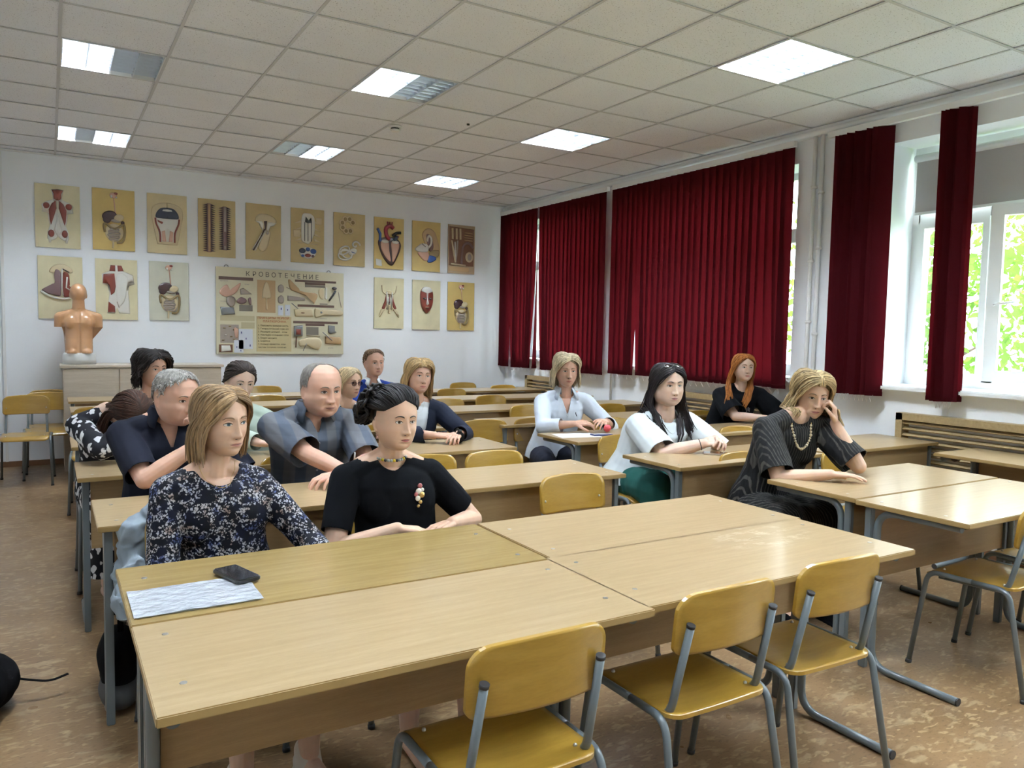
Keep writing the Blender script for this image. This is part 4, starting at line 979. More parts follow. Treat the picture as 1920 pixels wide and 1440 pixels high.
def hand(b, W, d, n, ts, k=1.0, curl=.35, spread=1.0, cl=None):
    """five fingered hand. d = wrist to fingers, n = back of hand, ts = side the thumb is on"""
    d = d.normalized(); n = (n-d*n.dot(d)).normalized(); T = d.cross(n)*ts
    K = []
    for j, (o, ln) in enumerate(((.030, .088), (.010, .092), (-.010, .088), (-.029, .080))):
        K.append(W+d*ln*k+T*o*k*1.02); capsule(b, W+d*.012*k+T*o*.55*k, K[-1], .0150*k, .0115*k)
    capsule(b, W+d*.03*k-n*.004*k, W+d*.062*k-n*.005*k, .022*k, .018*k)
    lens = ((.043, .025, .020), (.048, .029, .021), (.045, .027, .021), (.034, .020, .018))
    for j in range(4):
        c = (cl[j] if cl else curl); p = K[j]; a = c*.6; sp = (1.2, .3, -.5, -1.5)[j]*.085*spread
        r = (.0098, .0098, .0094, .0084)[j]*k
        for q, ln in enumerate(lens[j]):
            dd = (d*math.cos(a)-n*math.sin(a)+T*sp).normalized(); e = p+dd*ln*k
            capsule(b, p, e, r, r*.90, 10); p = e; r *= .9; a += c*(1.15, .8, .5)[q]
    p = W+d*.022*k+T*.022*k; a = .15+curl*.4
    for q, (ln, r0, r1) in enumerate(((.042, .0155, .0125), (.032, .0118, .0104), (.024, .0100, .0085))):
        dd = (d*(.62+.18*q)+T*(.72-.32*q)-n*(.25+curl*.25*q)).normalized(); e = p+dd*ln*k; capsule(b, p, e, r0*k, r1*k, 10); p = e
    return K
def ik(S_, W, a, c, pole):
    d = W-S_; D = d.length
    if D > (a+c)*.995: W = S_+d*((a+c)*.995/D); d = W-S_; D = d.length
    t = d/D; x = (a*a-c*c+D*D)/(2*D); h = math.sqrt(max(0, a*a-x*x)); p = pole-t*pole.dot(t); p.normalize()
    return S_+t*x+p*h, W
class Person: pass
def remesh(o, vox, it=2, fac=.5):
    m_ = o.modifiers.new('r', 'REMESH'); m_.mode = 'VOXEL'; m_.voxel_size = vox; m_.use_smooth_shade = True
    if it: s_ = o.modifiers.new('s', 'SMOOTH'); s_.iterations = it; s_.factor = fac
    apply_mods(o); return o
def getco(me):
    a = np.empty(len(me.vertices)*3, dtype=np.float64); me.vertices.foreach_get('co', a); return a.reshape(-1, 3)
def setco(me, a): me.vertices.foreach_set('co', np.ascontiguousarray(a, dtype=np.float32).ravel()); me.update()
def cut(o, gs):
    """remove where any g(P)>0 and snap the rim onto g=0"""
    me = o.data; P = getco(me)
    for g in gs:
        val = g(P); kill = val > 0
        if not kill.any(): continue
        bm = bmesh.new(); bm.from_mesh(me); bm.verts.ensure_lookup_table()
        dead = [f for f in bm.faces if all(kill[v.index] for v in f.verts)]
        keepmove = set()
        for f in bm.faces:
            kk = [kill[v.index] for v in f.verts]
            if any(kk) and not all(kk): keepmove.update(v.index for v in f.verts if kill[v.index])
        idx = np.array(sorted(keepmove), dtype=int)
        if len(idx):
            Q = P[idx].copy()
            for _ in range(3):
                v = g(Q); gr = np.stack([(g(Q+np.eye(3)[k]*1e-4)-v)/1e-4 for k in range(3)], 1)
                Q -= gr*(v/np.maximum((gr**2).sum(1), 1e-6))[:, None].clip(-1, 1)
            mv = np.linalg.norm(Q-P[idx], axis=1) < .03
            for i, q, ok in zip(idx, Q, mv):
                if ok: bm.verts[i].co = q
        bmesh.ops.delete(bm, geom=dead, context='FACES')
        loose = [v for v in bm.verts if not v.link_faces]; bmesh.ops.delete(bm, geom=loose, context='VERTS')
        bm.to_mesh(me); bm.free(); P = getco(me)
    return o
def wrinkle(o, amp, f=(9, 9, 5), seed=0, rid=True):
    me = o.data; P = getco(me); nn = np.empty(len(P)*3, dtype=np.float32); me.vertex_normals.foreach_get('vector', nn) if hasattr(me, 'vertex_normals') else me.vertices.foreach_get('normal', nn)
    nn = nn.reshape(-1, 3); off = Vector((seed*3.1, seed*1.7, seed*.9)); d = np.empty(len(P))
    for i, p in enumerate(P):
        q = Vector((p[0]*f[0], p[1]*f[1], p[2]*f[2]))+off
        w_ = noise.noise(q+noise.noise_vector(q*.7)*.8); w2 = noise.noise(q*2.3)
        d[i] = (1-2*abs(w_))*.7+w2*.5 if rid else w_
    setco(me, P+nn*(d*amp)[:, None])
def finish(o, name, m_, parent, rim=.003):
    o.name = name; o.data.name = name; o.data.materials.clear(); o.data.materials.append(m_)
    if rim:
        s_ = o.modifiers.new('s', 'SOLIDIFY'); s_.thickness = rim; s_.offset = -1; s_.use_rim = True; apply_mods(o)
    o.data.polygons.foreach_set('use_smooth', [True]*len(o.data.polygons)); o.parent = parent; return o

def person(label, head, seat, ty=0, hy=0, hpch=0, hr=0, hs=1.0, hp={}, skin=None, wr=None, hands=None, poles=None, sw=.165, fat=1.0, arm=1.0, armfat=None, bust=0, vox=.004, iris=1, lean=None, brow=None, legs=True, lip=(.38, .14, .12), chin_sink=0):
    """head: crown point; seat: pelvis xy. angles in degrees, positive turns towards the windows"""
    s = Person(); A = armfat or fat; s.A = A; s.fat = fat; s.sw = sw; s.bust = bust; s.vox = vox
    s.ty = math.radians(ty); s.F = V3(math.sin(s.ty), -math.cos(s.ty), 0); s.S = V3(math.cos(s.ty), math.sin(s.ty), 0); U = s.U = V3(0, 0, 1)
    s.HR = rotz(math.radians(hy)) @ Matrix.Rotation(math.radians(hpch), 3, 'X') @ Matrix.Rotation(math.radians(hr), 3, 'Y'); s.hs = hs
    s.Hc = Vector(head)-s.HR @ V3(0, 0, .118*hs); HF = s.HR @ V3(0, -1, 0)
    s.seat = V3(seat[0], seat[1], .50)
    s.Nb = s.Hc-U*(.185*hs)-HF*.012+s.HR @ V3(0, .028, 0)-U*chin_sink
    if lean is not None: s.Nb = Vector(lean)
    s.me = None
    # spine curve
    sp0, sp2 = s.seat.copy(), s.Nb.copy(); sp1 = (sp0+sp2)/2-s.F*.03
    s.spine = lambda t: (1-t)**2*sp0+2*t*(1-t)*sp1+t*t*sp2
    s.Sh = {q: s.Nb+s.S*q*sw-U*.062-s.F*.005 for q in (-1, 1)}
    ua, fa = .275*arm, .245*arm; s.El = {}; s.Wr = {}
    for q in (-1, 1):
        w_ = Vector(wr[0 if q < 0 else 1]); pl = Vector((poles or {}).get(q, (q*.5, .3, -1)))
        s.El[q], s.Wr[q] = ik(s.Sh[q], w_, ua, fa, pl)
    s.hip = {q: V3(seat[0], seat[1], .515)+s.S*q*.09 for q in (-1, 1)}
    s.knee = {q: s.hip[q]+s.F*.40+s.S*q*.02+U*.0 for q in (-1, 1)}
    s.ank = {q: V3(s.knee[q].x, s.knee[q].y, .09)+s.F*.0 for q in (-1, 1)}
    def torso(b, off=0.0, top=1.0, lo=0.0):
        R = [(-.10, .10, .06), (-.06, .165, .11), (.0, .185, .13), (.14, .178, .128), (.30, .155, .112), (.45, .146, .106), (.60, .152, .110), (.74, .160, .114), (.84, .160, .105), (.92, s.sw-.03, .085), (.975, .085, .062), (1.03, .055, .052)]
        rings = []
        for t, w_, d_ in R:
            if t > top or t < lo: continue
            f_ = fat if t < .85 else 1+(fat-1)*.5
            p = s.spine(max(t, 0))+(U*t*.45 if t < 0 else V3(0, 0, 0)); w_ = w_*f_+off; d_ = d_*f_+off
            ft = (s.spine(min(t+.05, 1))-s.spine(max(t-.05, 0))).normalized(); Fr = (s.F-ft*s.F.dot(ft)).normalized()
            if t < .1: Fr = s.F
            rings.append([p+s.S*math.copysign(abs(math.sin(x))**.9, math.sin(x))*w_+Fr*math.copysign(abs(math.cos(x))**.9, math.cos(x))*d_ for x in [2*PI*k/28 for k in range(28)]])
        b.loft(rings, 0, True)
        for q in (-1, 1):
            if top >= 1: capsule(b, s.Nb+U*.005, s.Sh[q]+U*.004, .040+off, .044+off)
        if bust and off > 0 and top >= 1:
            for q in (-1, 1):
                p = s.spine(.69)+s.S*q*.070+s.F*(.062*fat+bust*.15); b.ball(p, (.070+bust*.2+off, .045+bust*.5+off, .078+bust*.2+off), 18, 12, rot=rotz(s.ty))
    s.torso = torso
    def arms(b, off=0.0, upto=2.0, qs=(-1, 1), flare=0.0):
        for q in qs:
            E, W_ = s.El[q], s.Wr[q]; S0 = s.Sh[q]
            if upto <= 1: P1 = S0+(E-S0)*upto; limb(b, [S0, S0+(E-S0)*.5*upto, P1], [.050*A+off, .046*A+off+flare*.5, (.050-.012*upto)*A+off+flare])
            else:
                f = upto-1; P1 = E+(W_-E)*f
                limb(b, [S0, S0+(E-S0)*.5, E], [.050*A+off, .044*A+off, .037*A+off+flare*.3]); limb(b, [E, E+(W_-E)*.35*f, P1], [.037*A+off+flare*.3, .037*A+off+flare*.4, (.037-.013*f)*A+off+flare])
    s.arms = arms
    def leg(b, off=0.0, full=True):
        for q in (-1, 1):
            limb(b, [s.hip[q], s.hip[q]+(s.knee[q]-s.hip[q])*.5, s.knee[q]], [.082*fat+off, .070*fat+off, .054+off]); limb(b, [s.knee[q], s.knee[q]+(s.ank[q]-s.knee[q])*.35-s.F*.01, s.ank[q]], [.054+off, .050+off, .034+off])
    s.leg = leg
    # ---------------- body
    b = MB(); HM = lambda v: s.Hc+s.HR @ (Vector(v)*hs)
    rings = [[HM(v) for v in row] for row in headgrid(hp)]; b.loft(rings, 0, True)
    for q in (-1, 1):   # ears
        R = s.HR @ Matrix.Rotation(q*math.radians(-22), 3, 'Z') @ Matrix.Rotation(math.radians(-8), 3, 'X')
        b.ball(HM((q*.0775, .012, -.016)), (.0065*hs, .016*hs, .029*hs), 12, 10, rot=R)
        pts = [HM((q*.0775, .012, -.016))+R @ (V3(q*.006, .013*math.sin(a)*1.1, .027*math.cos(a))*hs) for a in [PI*(-.35+1.35*k/10) for k in range(11)]]
        for i in range(10): capsule(b, pts[i], pts[i+1], .0038*hs, .0038*hs, 8)
    nr = (.0475 if hs < 1.015 else .051)*(1+(fat-1)*.6)*(hp.get('neck', 1))
    nt = HM((0, .022, -.055)); limb(b, [nt, (nt+s.Nb)/2+HF*.003, s.Nb+s.F*.0], [nr, nr*.97, nr*1.12])
    b_ = b; torso(b); arms(b)
    for q in (-1, 1):
        capsule(b, s.Nb+s.S*q*.02+U*.02, s.Sh[q]+U*.005, .042, .045)
        hd, hn, curl, *rest = hands[0 if q < 0 else 1]; W_ = s.Wr[q]; sc = rest[0] if rest else 1
        ts = rest[1] if len(rest) > 1 else 1
        # thumb towards the body's middle when palm is down: d x n for q
        dd = Vector(hd); nn = Vector(hn); side = dd.cross(nn); inner = -s.S*q
        tsgn = (1 if side.dot(inner) > 0 else -1)*ts
        hand(b, W_, dd, nn, tsgn, sc*arm, curl)
    if legs:
        leg(b)
        for q in (-1, 1): capsule(b, s.ank[q]-U*.04-s.F*.01, s.ank[q]+s.F*.14-U*.055, .036, .028)
    o = b.build('person', None, None, fix=False)
    remesh(o, vox, 0)
    # gentle smoothing except on the face and the fingers
    me = o.data; P = getco(me); vg = o.vertex_groups.new(name='s'); inv = s.HR.transposed(); c0 = np.array(s.Hc); IR = np.array(inv)
    loc = (P-c0) @ IR.T/hs
    d = (loc[:, 1] < -.02) & (loc[:, 2] > -.125) & (loc[:, 2] < .05) & (abs(loc[:, 0]) < .06)
    for i, f_ in ((0, d), (1, ~d)):
        vg.add(np.nonzero(f_)[0].tolist(), .25 if i == 0 else 1.0, 'REPLACE')
    m_ = o.modifiers.new('s', 'SMOOTH'); m_.iterations = 4 if vox > .0035 else 5; m_.factor = .5; m_.vertex_group = 's'; apply_mods(o)
    o.vertex_groups.clear() if hasattr(o.vertex_groups, 'clear') else None
    o.data.materials.clear(); o.data.materials.append(skin)
    s.o = o; tag(o, label, 'person')
    # ---------------- face patches, laid on the skin
    me = o.data; bvh = BVHTree.FromPolygons([v.co.copy() for v in me.vertices], [tuple(p.vertices) for p in me.polygons]); s.bvh = bvh
    def onface(x, z, off=.0008):
        org = HM((x, -.2, z)); hit = bvh.ray_cast(org, -HF, .4)
        p = hit[0] if hit[0] is not None else HM((x, -.08, z)); return p+HF*off*hs
    s.onface = onface; s.HM = HM; s.HF = HF
    fb = MB()
    def patch(cx, cz, rx, rz, mi, off, n=18, shape=None, bulge=0.):
        vs = [onface(cx, cz, off+bulge)]; fs = []
        for r_ in (.5, 1.0):
            for k in range(n):
                a = 2*PI*k/n; x, z = math.cos(a)*r_, math.sin(a)*r_
                if shape: x, z = shape(x, z)
                vs.append(onface(cx+x*rx, cz+z*rz, off+bulge*(1-r_*r_)))
        for k in range(n): fs.append((0, 1+k, 1+(k+1) % n)); fs.append((1+k, 1+n+k, 1+n+(k+1) % n, 1+(k+1) % n))
        fb.add(vs, fs, mi, True)
    gx = hp.get('gaze', .0); ey = hp.get('eye', 1.0)
    for q in (-1, 1):
        cx = q*.0315
        alm = lambda x, z: (x, z*(1-.55*x*x)+.10*q*x)
        patch(cx, .0006, .0150, .0072*ey, 4, .0003, 20, lambda x, z: (x, z*(1-.45*x*x)+.06*q*x))       # lash outline
        patch(cx, .0000, .0138, .0058*ey, 1, .0011, 20, alm, .0012)
        patch(cx+gx, .0006, .0058, .0056*min(1, ey), 2 if iris == 1 else 3, .0030, 14, lambda x, z: (x, max(-.85, min(.80*ey, z))))
        patch(cx+gx, .0006, .0025, .0025, 4, .0036, 10)
        # upper lash line and lid
        pts = [onface(cx+x*.0150, .0052*ey*(1-.75*x*x)+.0008*q*x*1.5, .0022) for x in [-1+2*k/10 for k in range(11)]]
        fb.tube(pts, [.0004]+[.0011]*9+[.0005], 6, 4)
        pts = [onface(cx+x*.0155, .0098*(1-.55*x*x), .0012) for x in [-1+2*k/10 for k in range(11)]]; fb.tube(pts, [.0005]+[.0026]*9+[.0005], 6, 0)
        pts = [onface(cx+x*.0140, -.0062*ey*(1-.7*x*x), .0006) for x in [-1+2*k/10 for k in range(11)]]; fb.tube(pts, [.0004]+[.0014]*9+[.0004], 6, 0)
        # brow
        pts = [onface(q*(.013+.037*k/9), .0185+.0065*math.sin(PI*(k/9)**.8*.85)-(.003 if k > 7 else 0)+hp.get('browz', 0), .0004) for k in range(10)]
        fb.tube(pts, [.0014, .0026, .0029, .0028, .0026, .0023, .0020, .0017, .0013, .0007], 8, 6, flat=(1, .45) if False else (1, 1))
        patch(q*.0085, -.0515, .0036, .0020, 4, .0006, 8)
    lw = hp.get('lipw', .023)
    for sg in (1, -1):
        pts = []; n = 12; vs = []; fs = []
        for k in range(n+1):
            x = -1+2*k/n; top = (.0058*(1-abs(x)**1.8)-.0012*G(x, .18)) if sg > 0 else -.0072*(1-abs(x)**2)
            for r_ in (0, .5, 1): vs.append(onface(x*lw, -.0712+top*r_, .0006+.0009*(1-abs(x))*(1-abs(r_-.5)*2)))
        for k in range(n):
            for r_ in (0, 1): a = k*3+r_; fs.append((a, a+1, a+4, a+3))
        fb.add(vs, fs, 5, True)
    fb.tube([onface(x*lw*1.04, -.0712, .0007) for x in [-1+2*k/12 for k in range(13)]], [.0003]+[.0008]*11+[.0003], 5, 4)
    bc = brow or (.10, .06, .035)
    fm = fb.mesh('face', [skin, EYE[0], EYE[1], EYE[2], EYE[3], mat('lip', lip, .4), mat('brow', bc, .8)])
    bm = bmesh.new(); bm.from_mesh(me); bm.from_mesh(fm); bm.to_mesh(me); bm.free()
    for m_ in list(fm.materials)[1:]: me.materials.append(m_)
    # keep origin at the seat
    s.orig = V3(seat[0], seat[1], 0); return s
def rehome(s):
    o = s.o; off = s.orig
    o.data.transform(Matrix.Translation(-off)); o.location = off
    for c in o.children:
        c.data.transform(Matrix.Translation(-off))
# ---- clothing
def garment(s, name, m_, build, cuts=(), off_v=.007, amp=.004, f=(8, 8, 5), seed=1, it=3, rim=.0028):
    b = MB(); build(b); o = b.build(name, None, None, fix=False); remesh(o, off_v, it)
    if amp: wrinkle(o, amp, f, seed)
    cut(o, cuts)
    return finish(o, name, m_, s.o, rim)
def g_neck(s, rs=.068, rf=.085, rb=.05, dz=.02, zf=.0):
    """neckline bite: an ellipse seen from the front, shallower at the back"""
    c = np.array(s.Nb+s.U*.045); Fv, Sv = np.array(s.F), np.array(s.S)
    def g(P):
        D = P-c; f_ = D @ Fv; x = D @ Sv; z = D[:, 2]; t = np.clip((f_+.03)/.06, 0, 1); t = t*t*(3-2*t); rz = rb*.75+(rf-rb*.75)*t
        return (1-np.sqrt((x/rs)**2+(np.minimum(z, 0)/rz)**2))*.06
    return g
def g_v(s, w0=.055, depth=.16, dz=.02):
    """V opening down the front"""
    c = np.array(s.Nb); Fv, Sv = np.array(s.F), np.array(s.S)
    def g(P):
        D = P-c; z = D[:, 2]; f_ = D @ Fv; x = np.abs(D @ Sv); w_ = w0*np.clip((z+depth)/(depth+dz), -1, 1.6)
        return np.where(f_ > .0, w_-x, -.05)
    return g
def g_arm(s, q, t, seg=0):
    """cut sleeve of arm q beyond fraction t of upper arm (seg 0) or forearm (seg 1)"""
    a, c = (s.Sh[q], s.El[q]) if seg == 0 else (s.El[q], s.Wr[q]); d = (c-a); Ln = d.length; d = np.array(d/Ln); p = np.array(a)+d*Ln*t
    E, W_, A0 = np.array(s.El[q]), np.array(s.Wr[q]), np.array(a)
    def g(P):
        D = P-p; al = D @ d; R = np.linalg.norm(D-al[:, None]*d, axis=1)
        return np.where((R < .12*s.A) & (al < .25), al, -.05)
    return g
def g_low(z): return lambda P: z-P[:, 2]
def tee(s, m_, sleeve=.62, off=.012, neck=None, name='tshirt', amp=.005, lowz=.50, flare=.012, soff=None, v=None, seed=1, vx=None, seg=0, tors=None):
    def bl(b):
        s.torso(b, off); 
        if seg == 0: s.arms(b, soff or off, min(1.0, sleeve+.15), flare=flare)
        else: s.arms(b, soff or off, 1+min(1, sleeve+.12), flare=flare)
        if tors: tors(b)
    cs = [neck or g_neck(s)]+([v] if v else [])+[g_arm(s, q, sleeve, seg) for q in (-1, 1)]
    if lowz: cs.append(g_low(lowz))
    return garment(s, name, m_, bl, cs, vx or max(.006, s.vox*1.7), amp, seed=seed)
def trousers(s, m_, name='trousers', off=.010, cutz=.10):
    def bl(b): s.torso(b, off*.6, .35); s.leg(b, off)
    return garment(s, name, m_, bl, [g_low(cutz)], .011, .004)
def skirt(s, m_, name='skirt', zlo=.30, wide=.05):
    def bl(b):
        s.torso(b, .012, .32); s.leg(b, .012)
        for q in (-1, 1): limb(b, [s.hip[q], (s.hip[q]+s.knee[q])/2, s.knee[q]], [.09+wide*.3]*3); limb(b, [s.knee[q], s.ank[q]], [.06+wide*.5, .06+wide])
        limb(b, [(s.hip[-1]+s.hip[1])/2, (s.knee[-1]+s.knee[1])/2], [.09, .08]); limb(b, [(s.knee[-1]+s.knee[1])/2, (s.ank[-1]+s.ank[1])/2], [.09, .1])
    return garment(s, name, m_, bl, [g_low(zlo)], .011, .008, f=(10, 10, 4))
def shoes(s, m_, name='shoe'):
    for q in (-1, 1):
        b = MB(); a = s.ank[q]; capsule(b, a-s.U*.045-s.F*.035, a+s.F*.15-s.U*.058, .040, .030); capsule(b, a-s.F*.02, a-s.U*.05, .042, .044)
        b.prism([(x, y) for x, y in rounded(.042, .27, .04, .035, 4)], 0, .018, 0, lambda v: V3(a.x, a.y, 0)+s.F*(v.y-.075)+s.S*v.x+s.U*v.z)
        o = b.build(name, None, None, fix=False); remesh(o, .007, 2); cut(o, [lambda P: P[:, 2]-.115]); finish(o, name, m_, s.o, .003)
def collar(s, m_, spread=.05, h=.040, r=.062, gap=.5, name='collar', dz=.02):
    """folded shirt collar: stands round the neck, points fall to the chest"""
    b = MB(); n = 26; rings = []
    for k in range(n+1):
        a = gap+(2*PI-2*gap)*k/n; front = max(0, math.cos(a)); pt = G(min(a-gap, 2*PI-gap-a), .5)
        dirn = s.F*math.cos(a)+s.S*math.sin(a); c = s.Nb+s.U*(dz+.015*(1-front))-s.F*.0
        top = c+dirn*r*.92+s.U*.020; fold = c+dirn*r+s.U*.032; mid_ = c+dirn*(r+.014)+s.U*.008; bot = c+dirn*(r+.022+.02*pt)-s.U*(h*.35+h*.9*pt)+s.F*.012*pt+s.S*math.sin(a)*.02*pt
        inn = c+dirn*r*.93-s.U*.02
        rings.append([inn, top, fold, mid_, bot, bot-dirn*.003+s.U*.001, mid_-dirn*.005, fold-s.U*.005])
    b.loft(rings, 0, True); return b.build(name, m_, s.o)
# ---- hair
def hairmats(name, c, var=.35):
    out = []
    for k, f_ in enumerate((1-var, 1, 1+var)):
        m = mat('%s_hair_%s' % (name, ('dark', 'mid', 'light')[k]), tuple(v*f_ for v in c), .58, spec=.25); n = N(m, 'ShaderNodeTexNoise', Scale=60, Detail=2); L(m, coords(m, (1, 1, .15)), n.inputs['Vector'])
        L(m, ramp(m, n.outputs[0], [(.35, tuple(v*f_*.75 for v in c)), (.65, tuple(min(1, v*f_*1.2) for v in c))]), base(m)); out.append(m)
    return out
def sdir(th, ph): return V3(math.sin(th)*math.sin(ph), -math.sin(th)*math.cos(ph), math.cos(th))
def hair_cap(s, b, thick=.008, line=None, mi=1, rough=.0, n=72, m=30, seed=1):
    """line(phi)-> polar angle of the hairline"""
    C0 = s.HM((0, .010, .015)); vs = []; fs = []
    for i in range(m+1):
        for k in range(n):
            ph = -PI+2*PI*k/n; th = line(ph)*i/m; d = (s.HR @ sdir(th, ph)).normalized()
            hit = s.bvh.ray_cast(C0+d*.3*s.hs, -d, .4); p = hit[0] if hit[0] is not None else C0+d*.09
            t = thick*(1-(i/m)**5)*s.hs+(.0008 if i < m else -.003)
            if rough: t += rough*noise.noise(Vector((d.x, d.y, d.z))*14+V3(seed, 0, 0))*(1-(i/m)**4)
            vs.append(p+d*t)
    for i in range(m):
        for k in range(n): a = i*n+k; c = i*n+(k+1) % n; fs.append((a, c, c+n, a+n))
    b.add(vs, fs, mi, True)
def strand(s, b, d0, d1, hang, off, r, mi, wob=0., hdir=None, tipin=0.0, seed=0, nseg=8, flat=.55, nh=6, grav=1.0, lift=0.):
    C0 = s.HM((0, .010, .015)); pts = []
    q0 = d0.normalized(); q1 = d1.normalized(); om = math.acos(max(-1, min(1, q0.dot(q1)))) or 1e-3
    for i in range(nseg+1):
        t = i/nseg; dl = (q0*math.sin((1-t)*om)+q1*math.sin(t*om))/math.sin(om); d = (s.HR @ dl).normalized()
        hit = s.bvh.ray_cast(C0+d*.3*s.hs, -d, .4); p = hit[0] if hit[0] is not None else C0+d*.09
        # ears push the hair no farther than the skull
        rr = (p-C0).length; rr = min(rr, .112*s.hs)
        pts.append(C0+d*(rr+off*(0.35+.65*min(1, t*3))+lift*math.sin(PI*min(1, t*1.2))))
    if hang > 0:
        last = pts[-1]; outd = (pts[-1]-pts[-2]).normalized(); dn = V3(0, 0, -1); v = outd
        for i in range(1, nh+1):
            t = i/nh; v = (outd*(1-t)**2+dn*(1-(1-t)**2)).normalized()
            last = last+v*(hang/nh); p = last.copy()
            cen = V3(s.Hc.x, s.Hc.y, p.z); rad = (p-cen); 
            if tipin: p = p-rad*tipin*t*t
            if hdir is not None: p = p+Vector(hdir)*t*t
            if s.__dict__.get('cl') and p.z < s.Nb.z+.05:
                sgn = 1 if abs(math.atan2(q1.x, -q1.y)) < 1.9 else -1; ht = s.cl.ray_cast(p+s.F*sgn*.35, -s.F*sgn, .5)
                if ht[0] is not None and (ht[0]-s.Nb).dot(s.F*sgn) < .17 and (p-ht[0]).dot(s.F*sgn) < .008: p = ht[0]+s.F*sgn*(.008+off*.4)
            pts.append(p)
    if wob:
        for i in range(1, len(pts)):
            k = i/len(pts); nv = noise.noise_vector(pts[i]*22+V3(seed, 0, 0)); pts[i] = pts[i]+nv*wob*min(1, k*2.5)
    n = len(pts); R = [r*(.55+.6*math.sin(PI*(.15+.75*i/(n-1)))) for i in range(n)]; R[-1] = r*.25; R[0] = r*.5
    b.tube(pts, R, 6, mi, False, flat=(1, flat))
def hair(s, name, mats, fn, parent=None):
    clothbvh(s)
    b = MB(); fn(b); return b.build(name, mats, s.o, fix=False)
def bob(s, mats, part=.25, hang=.12, n=230, seed=1, wob=.004, tipin=.12, thick=.012, face=50, bangs=None, r=.0062, long=None, line=None, lift=.0, back=None, jit=.1):
    """parted hair falling to the sides. part>0 parts on the wearer's left"""
    rd = random.Random(seed); n = int(n*1.7); r *= .74
    def fn(b):
        ln = line or (lambda ph: math.radians(54+ (30 if abs(ph) > 1.0 else 32*(abs(ph)))+ (35 if abs(ph) > 1.5 else 0)*min(1, max(0, (abs(ph)-1.5)/.6))))
        hair_cap(s, b, .006, ln, 0)
        for i in range(n):
            u = (i+rd.random())/n; side = -1 if i % 2 else 1
            th = math.radians(51-79*u); y = math.sin(th)      # part runs from the front hairline back over the crown
            d0 = V3(part*.35+side*.03, -math.sin(th), math.cos(th)).normalized()
            ph = side*math.radians(face+(180-face)*min(1, u*1.08)+rd.uniform(-6, 6)); the = math.radians(92+rd.uniform(-6, 14)+(12 if abs(ph) > 2 else 0))
            d1 = sdir(the, ph); h = hang*(1+rd.uniform(-jit, jit)); hd = None
            if long: hd = long(ph, rd)
            if back and abs(ph) > 1.9: h *= back
            strand(s, b, d0, d1, h, thick*rd.uniform(.55, 1.15), r*rd.uniform(.8, 1.3), rd.choice((0, 1, 1, 2)), wob, hd, tipin, rd.random()*50, lift=lift)
        if bangs:
            th1, w_, cnt = bangs; cnt = int(cnt*1.8)
            for i in range(cnt):
                ph = math.radians(w_*(-1+2*(i+rd.random())/cnt)); d0 = sdir(math.radians(rd.uniform(12, 26)), ph*.8+part); d1 = sdir(math.radians(th1+rd.uniform(-5, 4)+8*abs(ph)), ph)
                strand(s, b, d0, d1, 0, .009*rd.uniform(.7, 1.3), r*.8, rd.choice((0, 1, 1, 2)), wob*.5, seed=rd.random()*9, nseg=9)
    return hair(s, 'hair', mats, fn)
def pulled(s, mats, seed=1, part=True, target=(115, 180), n=150, r=.006, start=50, lift=0.):
    """hair drawn back tight from the hairline to a knot"""
    rd = random.Random(seed)
    def fn(b):
        hair_cap(s, b, .006, lambda ph: math.radians(start+(26 if abs(ph) > 1 else 26*abs(ph))+(28 if abs(ph) > 1.6 else 0)), 1)
        for i in range(n):
            ph = math.radians(-125+250*i/n); hl = start-3+(26 if abs(ph) > 1 else 26*abs(ph)); d0 = sdir(math.radians(hl), ph); d1 = sdir(math.radians(target[0]+rd.uniform(-10, 10)), math.radians(target[1]+rd.uniform(-12, 12)))
            if part and abs(ph) < .8: d0 = sdir(math.radians(hl), ph)
            strand(s, b, d0, d1, 0, .009*rd.uniform(.8, 1.2), r*rd.uniform(.8, 1.3), rd.choice((0, 1, 1, 2)), .0, seed=i, nseg=10, lift=lift*rd.uniform(.7, 1.1))
    return hair(s, 'hair', mats, fn)
def short(s, mats, front=42, temple=70, side=78, back=118, thick=.010, n=500, seed=1, bald=None, ln_=.014, r=.0022):
    rd = random.Random(seed)
    def line(ph):
        a = abs(math.degrees(ph))
        if a < 35: v = front+(temple-front)*(a/35)**2*.6
        elif a < 62: v = front+(temple-front)*(.6+.4*(a-35)/27)
        elif a < 85: v = temple+(side+16-temple)*min(1, (a-62)/14)
        elif a < 108: v = side
        else: v = side+(back-side)*min(1, (a-108)/25)
        return math.radians(v)
    def fn(b):
        hair_cap(s, b, thick, line, 1, .0015, n=96, m=36)
        for i in range(n):
            ph = rd.uniform(-PI, PI); L_ = line(ph); th = L_*math.sqrt(rd.uniform(.03, .98)); d0 = sdir(th, ph); d1 = sdir(th+.16, ph+rd.uniform(-.1, .1))
            strand(s, b, d0, d1, 0, thick*rd.uniform(.9, 1.2)+.001, r*rd.uniform(.8, 1.4), rd.choice((0, 1, 2)), 0, nseg=3)
    return hair(s, 'hair', mats, fn)
